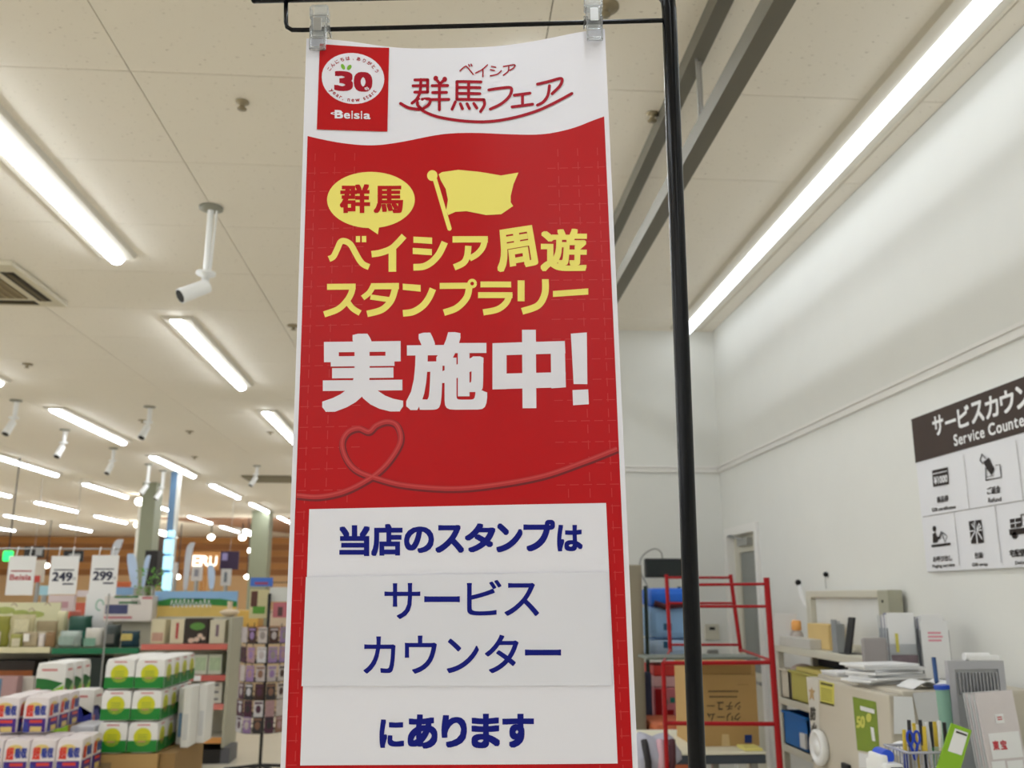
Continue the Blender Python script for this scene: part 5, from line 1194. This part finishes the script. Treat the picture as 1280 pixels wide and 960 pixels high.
# right unit, top shelf
zR = lev(806) + .009
item('cream box with faded picture on the salmon shelf, leftmost', 'gift_box', 'box', 190, 774, 207, YG + .03, .2, (214, 204, 170), zR, 'boxes on the salmon shelf', band=(.1, .1, .9, .45, (190, 150, 130)))
item('cream box with red vertical lettering on the salmon shelf', 'gift_box', 'box', 214, 774, 231, YG + .03, .2, (218, 206, 176), zR, 'boxes on the salmon shelf', band=(.4, .2, .6, .85, (176, 70, 70)))
item('cream box with dark vertical lettering by the right end of the shelf', 'gift_box', 'box', 263, 775, 282, YG + .03, .18, (212, 204, 180), zR, 'boxes on the salmon shelf', band=(.4, .3, .6, .8, (120, 96, 110)))
o = item('dark box with green leaves and pale blossoms on the salmon shelf', 'photo_box', 'box', 231.5, 773, 261, YG + .03, .2, (46, 34, 26), zR)
k = Ink(front(YG + .03), None, .003); cx_ = at(246, 783, YG).x; zc1 = at(246, 783, YG).z
k.ell((cx_, zc1), .07, .035, 20); part('leaf_print', k.mb, mat('leafy', (90, 140, 60), .5, var=.3, scale=40), o)
k = Ink(front(YG + .03), None, .003)
for dx_, dz_, r_ in ((-.05, -.13, .03), (.0, -.12, .028), (.03, -.085, .025), (.06, -.11, .02)): k.ell((cx_ + dx_, zc1 + dz_), r_, r_ * .8, 12)
part('blossom_print', k.mb, mat('blossom', (216, 190, 170), .5), o)
# bowl-like ceramic on the side panel
p = at(281, 765, YG); t_ = thing('ceramic_dish', 'cream lidded dish with knob on top of the shelf end', 'dish', (p.x, YG + .2, lev(772)))
m = MB(); m.lathe((p.x, YG + .2, lev(772) + .001), [(.03, 0), (.07, .02), (.095, .045), (.095, .05), (.05, .07), (.02, .075)], 20); part('bowl', m, mat('ceramic_cream', (226, 206, 178), .4), t_)
m = MB(); m.cyl((p.x, YG + .2, lev(772) + .074), (p.x, YG + .2, lev(752)), .022, .026, n=14); part('knob', m, mat('ceramic_cream', (226, 206, 178)), t_)
# second and third shelves
z2 = lev(845) + .009
for i, (u0, u1) in enumerate([(243, 260), (261, 278)]):
    o = item('pale green leaf-patterned box on the second salmon shelf, %s' % ['left', 'right'][i], 'tissue_box', 'box', u0, 818, u1, YG + .04, .2, (204, 208, 190), z2, 'leaf patterned boxes', band=(.1, .2, .9, .85, (176, 196, 160)))
z3 = lev(881) + .009
for i in range(3):
    for j, (u0, u1) in enumerate([(247, 262), (263, 277)]):
        x0_, x1_, _, _ = pr(u0, 870, u1, 872, YG + .04); h_ = (lev(853) - z3) / 3; m = MB(); m.rbox((x0_, YG + .04, z3 + i * h_), (x1_, YG + .24, z3 + (i + 1) * h_ - .002), .004)
        o = solo('flat_white_box', 'flat white box on the third shelf, %s, %s' % (['bottom', 'middle', 'top'][i], ['left pile', 'right pile'][j]), 'box', m, mat('flat_white', (218, 216, 204), .5), 'flat white boxes')
        k = Ink(front(YG + .04), None, .0025); k.rect(x0_ + .02, z3 + i * h_ + h_ * .4, x1_ - .03, z3 + i * h_ + h_ * .7); part('label', k.mb, mat('label_%d' % j, [(196, 140, 130), (120, 120, 120)][j], .5), o)
# landscape header panel
YH = YG + .46
x0_, x1_, z0_, z1_ = pr(192, 739, 296, 773, YH)
t_ = thing('landscape_panel', 'header panel printed with blue sky, green hill and golden field', 'sign', ((x0_ + x1_) / 2, YH, z0_))
m = MB(); m.box((x0_, YH + .012, lev(772) - .05), (x1_, YH + .03, z1_)); part('board', m, mat('sky_print', (142, 184, 224), .5, var=.12, scale=3), t_)
k = Ink(front(YH), None, -.0095); W_ = x1_ - x0_; H_ = z1_ - z0_
k.poly([(x0_, z0_ + H_ * .4), (x1_, z0_ + H_ * .4), (x1_, z0_ + H_ * .62), (x0_ + W_ * .8, z0_ + H_ * .72), (x0_ + W_ * .5, z0_ + H_ * .68), (x0_ + W_ * .2, z0_ + H_ * .74), (x0_, z0_ + H_ * .6)]); part('hill_print', k.mb, mat('hill_green', (44, 130, 54), .5, var=.2, scale=14), t_)
k = Ink(front(YH), None, -.008); k.poly([(x0_, z0_), (x1_, z0_), (x1_, z0_ + H_ * .42), (x0_ + W_ * .6, z0_ + H_ * .5), (x0_ + W_ * .3, z0_ + H_ * .44), (x0_, z0_ + H_ * .46)]); part('field_print', k.mb, mat('field_gold', (222, 190, 104), .5, var=.12, scale=10), t_)
k = Ink(front(YH), None, -.006)
rn = random.Random(5); xx = x0_ + W_ * .2
while xx < x0_ + W_ * .68: k.stroke([(xx, z0_ + H_ * .4), (xx + .012, z0_ + H_ * rn.uniform(.6, .72)), (xx + .03, z0_ + H_ * .42), (xx + .036, z0_ + H_ * .52)], .006); xx += .04
part('script_print', k.mb, M_paper, t_)
# middle unit: dark packs, trays, big white cartons above
zM = lev(811) + .009
for u0, v0, u1, cc, lb, bd in [(83, 770, 112, (10, 74, 58), 'dark green pack on the green-edged shelf, leftmost', (.1, .1, .9, .5, (30, 110, 90))), (72, 789, 99, (172, 186, 178), 'pale grey-green tray pack in front of the dark green pack', (.1, .2, .8, .7, (150, 170, 160))), (104, 785, 129, (200, 196, 186), 'pale beige tray pack on the green-edged shelf', (.1, .1, .7, .5, (120, 160, 140))),
                          (130, 781, 148, (50, 60, 58), 'dark grey coffee pack on the green-edged shelf', (.2, .2, .8, .6, (96, 96, 90))), (149, 789, 172, (16, 60, 76), 'dark teal pack with golden letters at the end of the green-edged shelf', (.15, .45, .75, .85, (196, 176, 100)))]:
    item(lb, 'shelf_pack', 'pack', u0, v0, u1, YG + (.22 if u0 in (83,) else .02), .16, cc, zM, 'packs on the green-edged shelf', band=bd)
YM = YG + .5
x0_, x1_, z0_, z1_ = pr(91, 742, 128, 771, YG + .1); 
m = MB(); m.box((x0_, YG + .42, zM), (x1_, YG + .436, z1_)); o = solo('sign_card', 'white card with a green ring emblem above the dark green pack', 'card', m, M_paper)
k = Ink(front(YG + .42), None, .0025); cx_ = (x0_ + x1_) / 2; k.stroke([(cx_ + .035 * math.cos(a), z1_ - .11 + .05 * math.sin(a)) for a in (2 * PI * i / 20 for i in range(17))], .014, cur=False); part('ring_emblem', k.mb, mat('emblem_green', (150, 190, 170), .5), o)
x0_, x1_, z0_, z1_ = pr(129.5, 745, 190, 778, YG + .3)
t_ = thing('product_carton', 'large white carton with blue panel and pink edge above the shelf', 'carton', ((x0_ + x1_) / 2, YG + .5, z0_))
zz0 = lev(778) + .001
m = MB(); m.rbox((x0_, YG + .3, zz0), (x1_, YG + .62, z1_), .008); part('box', m, mat('carton_white', (224, 216, 210), .5, var=.04), t_)
k = Ink(front(YG + .3), None, .0025); W_ = x1_ - x0_; H_ = z1_ - zz0; k.rect(x0_ + W_ * .04, zz0 + H_ * .3, x0_ + W_ * .5, zz0 + H_ * .66); part('blue_panel_print', k.mb, mat('panel_blue', (66, 70, 112), .5, var=.3, scale=20), t_)
k = Ink(front(YG + .3), None, .0025); k.rect(x0_ + W_ * .2, zz0 + H_ * .92, x0_ + W_ * .7, zz0 + H_); k.rect(x0_ + W_ * .3, zz0 + H_ * .7, x0_ + W_ * .7, zz0 + H_ * .78); part('green_print', k.mb, mat('carton_green', (40, 110, 60), .5), t_)
k = Ink(front(YG + .3), None, .003); k.rect(x0_ + W_ * .78, zz0 + H_ * .88, x1_ - .004, zz0 + H_ * .97); k.rect(x0_ + .01, zz0 + H_ * .12, x0_ + W_ * .6, zz0 + H_ * .2); part('pink_print', k.mb, mat('carton_pink', (196, 110, 120), .5), t_)
k = Ink(front(YG + .3), None, .003)
for i in range(4): k.stroke([(x0_ + W_ * (.62 + i * .045), zz0 + H_ * .66), (x0_ + W_ * (.57 + i * .045), zz0 + H_ * .86)], .007)
part('stripe_print', k.mb, M_ink, t_)
# left unit: produce header and bags
x0_, x1_, z0_, z1_ = pr(-60, 753, 74, 776, YG + .4)
t_ = thing('produce_header', 'long cream header board with vegetable print at the left edge', 'sign', ((x0_ + x1_) / 2, YG + .45, z0_))
m = MB(); m.box((x0_, YG + .42, lev(800)), (x1_, YG + .438, z1_)); part('board', m, mat('header_cream', (228, 224, 188), .5, var=.06, scale=5), t_)
k = Ink(front(YG + .42), None, .0025); zq_ = z1_
for u, v, r_, in ((6, 763, .1), (26, 766, .08), (44, 768, .09), (-14, 766, .1)):
    p = at(u, v, YG + .42); k.ell((p.x, p.z), r_, r_ * .35, 16)
part('leaf_print', k.mb, mat('header_green', (176, 186, 104), .5, var=.2, scale=20), t_)
k = Ink(front(YG + .42), None, .003)
for u, v in ((18, 757), (40, 763), (60, 756)): p = at(u, v, YG + .42); k.stroke([(p.x - .03, p.z), (p.x, p.z + .02), (p.x + .03, p.z - .01)], .006)
part('script_print', k.mb, mat('header_brown', (150, 110, 90), .5), t_)
zL = lev(810) + .009
for u0, v0, u1, dy, cc, lb, bd in [(-30, 770, 13, .05, (140, 138, 50), 'olive snack bag at the left edge of the cream shelf', (.1, .05, .8, .5, (196, 184, 160))), (14, 768, 44, .05, (190, 180, 140), 'beige snack bag with round emblem on the cream shelf', (.2, .45, .8, .85, (214, 206, 170))), (45, 776, 72, .03, (150, 134, 100), 'brown and beige snack bag near the right end of the cream shelf', (.1, .35, .9, .6, (206, 196, 170))),
                              (70, 764, 83, .2, (206, 200, 160), 'pale yellow bag behind the right end of the cream shelf', None), (13, 793, 28, .0, (160, 158, 80), 'low olive bag in front on the cream shelf', (.2, .1, .9, .7, (206, 198, 170))), (29, 790, 47, .0, (176, 160, 130), 'low beige bag in front on the cream shelf', (.1, .4, .5, .9, (236, 232, 224))), (48, 792, 56, .0, (222, 212, 206), 'slim white card in front on the cream shelf', None), (57, 790, 69, .0, (140, 108, 70), 'low brown bag in front on the cream shelf', None)]:
    item(lb, 'snack_bag', 'bag', u0, v0, u1, YG + .02 + dy * 1.2 - (0 if dy else .015), .03 if not dy else (.04 if dy < .1 else .1), cc, zL, 'bags on the cream shelf', r=.02, band=bd, var=.2)
z4 = lev(908) + .009
item('dark box with orange band under the cream shelf', 'dark_carton', 'box', -40, 826, 44, YG + .05, .3, (34, 22, 16), z4, band=(.02, .72, .98, .85, (150, 80, 30)))
item('low white wrapped pack under the cream shelf', 'wrapped_pack', 'pack', 22, 846, 43, YG - .13, .08, (214, 206, 196), 0.0)
item('pastel striped pack standing at the left edge', 'striped_pack', 'pack', -12, 846, 22, YG - .3, .12, (176, 140, 140), 0.0, band=(.1, .05, .45, .98, (90, 120, 150)))
item('dark green display box under the green price strip', 'dark_display', 'box', 62, 822, 128, YG + .06, .3, (14, 34, 30), lev(905) + .009, band=(.1, .8, .5, .9, (90, 110, 100)))

# ---- spinner rack
YS = 8.3; cxs = at(331, 850, YS).x; zl = [at(331, v, YS).z for v in (803, 827, 850, 872, 893, 913)]
t = thing('spinner_rack', 'black wire spinner rack on casters full of small packets beside the banner', 'rack', (cxs, YS, 0))
m = MB(); m.cyl((cxs, YS, .12), (cxs, YS, at(331, 742, YS).z), .014, n=10); part('pole', m, M_dark, t)
ztp = at(331, 779, YS).z
for z in zl:
    m = MB(); rr_2 = .2
    for dz_, r_ in ((0, .19), (.035, .2)):
        pts = [(cxs + r_ * math.cos(a), YS + r_ * math.sin(a), z + dz_) for a in (2 * PI * i / 24 for i in range(24))]; m.tube(pts, .004, 5, True)
    for i in range(12):
        a = 2 * PI * i / 12; m.cyl((cxs, YS, z), (cxs + .2 * math.cos(a), YS + .212 * math.sin(a), z), .003, n=5)
    part('tier_ring', m, M_dark, t)
for i in range(4):
    a = PI / 4 + i * PI / 2; m = MB(); x_, y_ = cxs + .2 * math.cos(a), YS + .2 * math.sin(a); m.cyl((x_, y_, zl[-1]), (x_, y_, ztp), .004, n=5); part('wire_upright', m, M_dark, t)
for i in range(5):
    a = math.radians(100 + 72 * i); e = V((cxs + .3 * math.cos(a), YS + .3 * math.sin(a), .085)); m = MB(); m.tube([(cxs, YS, .13), e + V((0, 0, .01)), e], .013, 8); lg = part('leg', m, M_dark, t)
    m = MB(); m.cyl(e + V((-.01, 0, -.055)), e + V((.01, 0, -.055)), .03, n=14); m.cyl(e, e + V((0, 0, -.03)), .01, n=8); part('caster', m, M_dark, lg)
pal = [((170, 136, 140), 'dusty pink'), ((80, 44, 66), 'plum'), ((150, 140, 136), 'greyish'), ((196, 186, 182), 'pale'), ((52, 50, 54), 'charcoal'), ((136, 100, 82), 'brown'), ((206, 204, 208), 'white'), ((186, 176, 176), 'soft grey'), ((66, 40, 36), 'dark brown'), ((150, 122, 170), 'lilac')]
rn = random.Random(11)
tn = ['top', 'second', 'third', 'fourth', 'fifth', 'lowest']; pos = ['far left', 'left', 'centre left', 'centre', 'centre right', 'right', 'far right']
CM = {}
for ti, z in enumerate(zl):
    for i in range(7):
        a = math.radians(-165 + i * 25); c_, nm = pal[rn.randrange(len(pal))]; c2, _ = pal[rn.randrange(len(pal))]
        x_, y_ = cxs + .21 * math.cos(a), YS + .21 * math.sin(a); key = (c_, c2)
        if key not in CM:
            b = MB(); b.rbox((-.037, -.004, 0), (.037, .004, .125), .002); pm = b.mesh('packet', mat('packet%s' % (c_,), c_, .4, var=.3, scale=30))
            k = Ink(Surf((0, -.004, 0), (1, 0, 0), (0, 0, 1)), None, .001); k.ell((0, .06), .022, .032, 14); k.rect(-.032, .1, .032, .116); CM[key] = (pm, k.mb.mesh('picture', mat('packet%s' % (c2,), c2, .4, var=.3, scale=30)))
        o = link(bpy.data.objects.new('packet', CM[key][0])); o.location = (x_, y_, z + .005); o.rotation_euler = (0, 0, a + PI / 2)
        tag(o, '%s packet on the %s tier of the spinner rack, %s' % (nm, tn[ti], pos[i]), 'packet', 'packets on the spinner rack')
        q = link(bpy.data.objects.new('picture', CM[key][1])); q.parent = o
# header boards of the spinner
for u0, v0, u1, v1, Y, cc, lb, bd in [(313, 722, 341, 733, YS + .03, (60, 110, 200), 'small blue header sign above the spinner rack', (.2, .2, .8, .5, (150, 70, 110))), (312, 737, 336, 773, YS + .03, (206, 196, 150), 'picture board with dark and green photos on the spinner rack', (.05, .4, .4, .95, (90, 50, 40))), (337, 734, 372, 752, YS + .03, (214, 214, 208), 'pale grey board right of the picture board on the spinner', None), (341, 753, 372, 772, YS + .03, (196, 110, 120), 'pink board with a dark figure on the spinner', (.2, .1, .4, .7, (90, 60, 60)))]:
    x0_, x1_, z0_, z1_ = pr(u0, v0, u1, v1, Y); m = MB(); m.box((x0_, Y, z0_), (x1_, Y + .006, z1_)); o = solo('header_board', lb, 'sign', m, mat('board%s' % (cc,), cc, .5, var=.08), 'boards on the spinner top')
    if bd: k = Ink(front(Y), None, .0015); k.rect(x0_ + (x1_ - x0_) * bd[0], z0_ + (z1_ - z0_) * bd[1], x0_ + (x1_ - x0_) * bd[2], z0_ + (z1_ - z0_) * bd[3]); part('picture', k.mb, mat('pic%s' % (bd[4],), bd[4], .5), o)
    if v0 == 737: k = Ink(front(Y), None, .002); k.rect(x0_ + .03, z0_ + .04, x1_ - .03, z0_ + .1); part('green_picture', k.mb, mat('pic_green', (90, 150, 50), .5, var=.2), o)
m = MB(); m.cyl((cxs, YS + .045, ztp), (cxs, YS + .045, at(331, 724, YS).z), .006, n=6)
for v in (728, 744, 765): p = at(331, v, YS); m.cyl((at(318, v, YS).x, YS + .042, p.z), (at(368, v, YS).x, YS + .042, p.z), .004, n=6)
solo('header_pole', 'thin pole carrying the boards of the spinner rack', 'pole', m, M_dark)

# ---- columns
def column(lab, u0, u1, vt, vb, Y, mt, D=.4):
    xa, xb = at(u0, vt, Y).x, at(u1, vt, Y).x; m = MB(); m.box((xa, Y, 0), (xb, Y + D, H - .001)); return solo('column', lab, 'column', m, mt), xa, xb
M_col = mat('column_greygreen', (150, 154, 130), .45, var=.03); M_colb = mat('column_blue', (96, 128, 160), .3, var=.15, scale=1.5)
column('grey-green square column left of the slim blue column', 178, 195, 615, 690, 17.0, M_col)
o, xa, xb = column('slim blue-grey column with a bright edge in the hall', 214, 222, 592, 696, 15.5, M_colb, .12)
m = MB(); m.box((xb, 15.5, 0), (xb + .045, 15.6, H - .001)); part('edge_trim', m, M_whitep, o)
for v0, v1, u0, u1 in ((663, 671, 209, 217), (674, 692, 204, 215), (695, 712, 203, 214), (716, 738, 202, 213)):
    x0_, x1_, z0_, z1_ = pr(u0, v0, u1, v1, 15.4); m = MB(); m.rbox((x0_, 15.4, z0_), (x1_, 15.5, z1_), .02); part('lit_panel', m, mat('lit_panel', (170, 220, 240), .4, var=0, emit=1.1), o)
column('wide grey-green column near the banner edge', 315, 337, 642, 720, 22.5, M_col, .5)
column('thin white post beside the grey-green column', 172, 175, 640, 720, 20.0, M_whitep, .1)
# ---- far lamps
n = 0
n = 0
for u, v, lb in [(175, 627, 'round lamp left of the grey-green column, upper'), (172, 656, 'round lamp left of the grey-green column, lower'), (187, 671, 'left one of two round lamps before the dark recess'), (196, 672.5, 'right one of two round lamps before the dark recess'), (217, 672, 'round lamp just right of the slim blue column'), (264, 671.5, 'single round lamp before the planks'), (303, 672, 'round lamp under the tube lamp by the banner'), (319, 695, 'left one of two low round lamps near the banner'), (326, 695.5, 'right one of two low round lamps near the banner'), (176, 697, 'low round lamp at the left of the dark recess'), (195, 698, 'low round lamp right of the dark recess'), (222, 721, 'low warm lamp right of the lit panels'), (58, 707, 'low round lamp between the first and second price cards'), (309, 721, 'faint low lamp near the banner edge')]:
    dz_ = rdir(u, v); Y = min(26.0, 1.85 * dz_.y / max(.01, dz_.z)) + .5 * (n % 3); n += 1; p = at(u, v, Y); t = thing('pendant_lamp', lb, 'lamp', p, 'round lamps in the far hall')
    m = MB(); m.ball(p, .085 if v < 700 else .07, 8, (1.15, 1, .9)); part('bulb', m, mat('warm_bulb', (255, 250, 236), .4, var=0, emit=12), t)
    m = MB(); m.cyl(p + V((0, 0, .07)), V((p.x, Y, H - .001)), .015, n=6); part('stem', m, M_dark, t)
for u0, v0, u1, v1, lb in [(183, 661, 209, 668, 'short tube lamp in front of the dark recess'), (194, 634, 211, 638, 'short tube lamp behind the slim blue column'), (303, 664, 326, 671, 'tube lamp near the banner before the planks'), (310, 688, 321, 690, 'small tube lamp low beside the banner, left'), (322, 689, 333, 692, 'small tube lamp low beside the banner, right')]:
    Y = 24.5; a, b = at(u0 + 2, v0, Y), at(u1 - 2, v1, Y); b = V((b.x, Y + 1.0, b.z)); t = thing('tube_lamp', lb, 'lamp', (a + b) / 2, 'tube lamps in the far hall')
    m = MB(); m.cyl(a, V((b.x, Y + .3, b.z)), .06, n=10); part('tube', m, mat('tube_bulb', (255, 252, 240), .4, var=0, emit=14), t)
    m = MB(); m.cyl(a + V((.1, .03, .05)), V((a.x + .1, Y + .03, H - .001)), .012, n=6); part('stem', m, M_dark, t)
# exit lamp
p = at(9, 695, 14); m = MB(); m.rbox((p.x - .07, 14, p.z - .075), (p.x + .07, 14.05, p.z + .075), .03); t = thing('exit_lamp', 'small bright green exit lamp at the upper left corner of the first card', 'lamp', (p.x, 14, p.z)); part('lit_face', m, mat('exit_green', (40, 230, 110), .4, var=0, emit=1.6), t)
m = MB(); m.cyl((p.x, 14.03, p.z + .07), (p.x, 14.03, H - .001), .01, n=6); part('stem', m, M_dark, t)

# ---- curved pop-up display fins
for i, (pts, wd, lb, blue) in enumerate([([(150, 674), (146, 682), (140, 700)], .2, 'silver curved display fin above the first card', 0), ([(163, 692), (165, 706), (168, 735)], .11, 'blue and white pointed display fin right of the 299 card', 1), ([(186, 694), (183, 704), (178, 734)], .055, 'slim silver blue display fin beside the lit column', 1), ([(241, 678), (236, 690), (231, 737)], .16, 'tall silver display fin left of the white letters', 0), ([(263, 706), (264, 718), (264, 736)], .085, 'small pale blue display fin below the white letters', 1)]):
    Y = 12.0 + .12 * i; P3 = [at(u, v, Y) for u, v in smooth(pts, 8)]; n_ = len(P3); t = thing('display_fin', lb, 'display', (P3[-1].x, Y, 0), 'curved display fins')
    m = MB(); vs = []
    for s_ in (0, 1):
        for j, p in enumerate(P3):
            f = j / (n_ - 1); h_ = wd / 2 * (math.sin(PI * (.12 + .8 * f)) ** .6); vs += [p + V((-h_ * (.5 if not blue else 1), s_ * .03, 0)), p + V((h_ * (.5 if not blue else 1), s_ * .03, 0))]
    N = 2 * n_
    m.add(vs, [(2 * j, 2 * j + 2, 2 * j + 3, 2 * j + 1) for j in range(n_ - 1)] + [(N + 2 * j + 1, N + 2 * j + 3, N + 2 * j + 2, N + 2 * j) for j in range(n_ - 1)] + [(2 * j, N + 2 * j, N + 2 * j + 2, 2 * j + 2) for j in range(n_ - 1)] + [(2 * j + 1, 2 * j + 3, N + 2 * j + 3, N + 2 * j + 1) for j in range(n_ - 1)] + [(0, 1, N + 1, N), (2 * n_ - 2, N + 2 * n_ - 2, N + 2 * n_ - 1, 2 * n_ - 1)])
    part('fin', m, mat('fin_%d' % blue, [(196, 198, 204), (186, 206, 234)][blue], .3, var=.15), t)
    m = MB(); m.cyl((P3[-1].x, Y + .015, 0), (P3[-1].x, Y + .015, P3[-1].z), .02, n=8); part('post', m, M_steel, t)
# ---- far shop signs on the wall
YW = YF - .2
k = Ink(front(25.0), None, 0); t = thing('shop_sign', 'lit white ERU letters on the wooden front of the far shop', 'sign', at(255, 709, 25.0))
for ch, (a, b) in zip('ERU', [(241, 250), (250.5, 261), (262, 271)]):
    k = Ink(front(25.0), None, 0); q0, q1 = at(a, 694 + (a - 241) * .05, 25.0), at(b, 708, 25.0); k.glyph(ch, (q0.x, q0.z, q1.x, q1.z), (.05, .04)); part('letter', k.mb, mat('lit_letter', (255, 250, 236), .4, var=0, emit=1.0), t)
m = MB(); q0, q1 = at(238, 690, 25), at(273, 712, 25); m.box((q0.x, 25.03, q1.z), (q1.x, 25.1, q0.z)); m.box((q0.x + .3, 25.04, 0), (q0.x + .36, 25.09, q1.z)); m.box((q1.x - .36, 25.04, 0), (q1.x - .3, 25.09, q1.z)); part('backing', m, mat('wood_plank', (188, 132, 72)), t)
def fsign(name, lab, u0, v0, u1, v1, Y, cc, bd=None, D=.06, leg=None):
    x0_, x1_, z0_, z1_ = pr(u0, v0, u1, v1, Y); t = thing(name, lab, 'sign' if 'sign' in name else name.split('_')[-1], ((x0_ + x1_) / 2, Y, z0_))
    m = MB(); m.box((x0_, Y, z0_), (x1_, Y + D, z1_)); part('panel', m, mat('fs%s' % (cc,), cc, .5, var=.06), t)
    if bd: k = Ink(front(Y), None, .004); k.rect(x0_ + (x1_ - x0_) * bd[0], z0_ + (z1_ - z0_) * bd[1], x0_ + (x1_ - x0_) * bd[2], z0_ + (z1_ - z0_) * bd[3]); part('print', k.mb, mat('fsb%s' % (bd[4],), bd[4], .5, var=.1), t)
    m = MB(); xc = (x0_ + x1_) / 2
    if leg == 'up': m.cyl((xc, Y + D / 2, z1_), (xc, Y + D / 2, H - .001), .004, n=6)
    else: m.cyl((xc, Y + D / 2, 0), (xc, Y + D / 2, z0_), .03, n=6)
    part('hanger' if leg == 'up' else 'post', m, M_steel, t); return t
fsign('hanging_sign', 'dark purple hanging sign with a pale square right of the letters', 275, 689, 298, 712, 18.5, (52, 30, 66), (.1, .5, .4, .9, (150, 140, 190)), leg='up')
fsign('hanging_sign', 'black hanging sign with white marks behind the first card', 30, 683, 54, 697, 16.5, (36, 34, 34), (.6, .2, .95, .8, (160, 160, 160)), leg='up')
fsign('hanging_sign', 'black hanging sign with white marks behind the second card', 79, 688, 103, 702, 16.6, (30, 28, 30), (.3, .2, .9, .7, (170, 170, 170)), leg='up')
fsign('poster', 'white poster below the ERU letters', 239, 708, 252, 726, 14.5, (214, 210, 208), (.3, .3, .7, .8, (150, 150, 160)))
fsign('poster', 'white poster with dark letters below the purple sign', 276, 711, 288, 732, 14.4, (206, 206, 206), (.35, .2, .65, .8, (110, 120, 130)))
fsign('poster', 'white poster beside the lit column', 216, 703, 221, 722, 14.8, (216, 212, 210))
fsign('poster', 'pale poster with red tag right of the first card', 41, 700, 54, 728, 14.0, (216, 206, 190), (.1, .0, .8, .3, (200, 70, 60)))
fsign('display_board', 'dark round-topped display in the recess left of the lit column', 180, 688, 196, 732, 16.0, (26, 22, 22), D=.5)
fsign('display_board', 'dark brown recessed shop opening left of the slim blue column', 176, 665, 206, 690, 25.5, (62, 40, 26), D=.1, leg='up')
fsign('produce_board', 'orange red board right of the 299 card', 145, 727, 162, 734, 11.65, (196, 96, 50))
fsign('produce_board', 'pale blue board under the orange red one', 145, 734, 165, 744, 11.45, (130, 166, 206))
fsign('flyer_board', 'pinkish flyer board between the first and second cards', 60, 744, 92, 764, 9.9, (222, 204, 206), (.1, .2, .8, .6, (196, 150, 160)))
fsign('flyer_board', 'small pale blue lit board behind the cards', 49, 732, 60, 744, 10.5, (170, 214, 230))
fsign('flyer_board', 'pinkish flyer board left of the ring emblem card', 96, 738, 140, 746, 9.95, (222, 208, 210))
t = thing('leafy_plant', 'bright green leafy plant left of the landscape panel', 'plant', (at(188, 740, 11).x, 11, 0))
rn = random.Random(3); m = MB()
c_ = at(187, 722, 11)
for i in range(120):
    p = c_ + V((rn.uniform(-.13, .16), rn.uniform(-.12, .12), rn.uniform(-.24, .1))); d = V((rn.uniform(-1, 1), rn.uniform(-1, 1), rn.uniform(-.3, 1))).normalized() * .045; s_ = d.cross(V((0, 0, 1))).normalized() * .016
    m.add([p, p + d * .5 + s_, p + d, p + d * .5 - s_], [(0, 1, 2, 3)])
part('foliage', m, mat('plant_green', (96, 160, 50), .5, var=.3), t, kind='stuff')
m = MB(); m.cyl((c_.x, 11, 0), (c_.x, 11, c_.z - .1), .05, .02, n=8); part('stem', m, mat('plant_stem', (90, 100, 60), .7), t)
# ---- low islands of goods further back, seen between the shelves and the planks
rn = random.Random(21)
cl = [(214, 196, 170), (190, 90, 70), (226, 214, 200), (96, 130, 80), (150, 120, 90), (220, 180, 90), (110, 120, 140), (230, 226, 220)]; cn_ = ['beige', 'brick red', 'off-white', 'leaf green', 'brown', 'mustard', 'slate', 'white']
for r_, (Y, xa, n_, rw) in enumerate([(12.9, -7.4, 9, 'nearer'), (19.5, -10.8, 10, 'farther')]):
    t = thing('goods_island', 'long low goods island in the hall, %s one' % rw, 'display table', (xa + 3, Y + .4, 0))
    L = n_ * .62; m = MB(); m.rbox((xa, Y, 0), (xa + L, Y + .7, 1.05), .02); part('body', m, mat('island_body', (196, 170, 136), .6), t)
    m = MB(); m.rbox((xa - .01, Y - .02, 1.05), (xa + L + .01, Y + .72, 1.09), .006); part('rim', m, mat('island_rim', (170, 120, 80), .5), t)
    for i in range(n_):
        j = (i * 3 + r_ * 2) % 8; x_ = xa + .06 + i * .62; h_ = .12 + .2 * rn.random(); m = MB(); m.rbox((x_, Y + .2, 1.0905), (x_ + .48, Y + .6, 1.0905 + h_), .02)
        solo('goods_box', '%s goods box on the %s island, %s from its left end' % (cn_[j], rw, ordn[i]), 'box', m, mat('goods%d' % j, cl[j], .5, var=.15, scale=6), 'goods boxes on the islands')
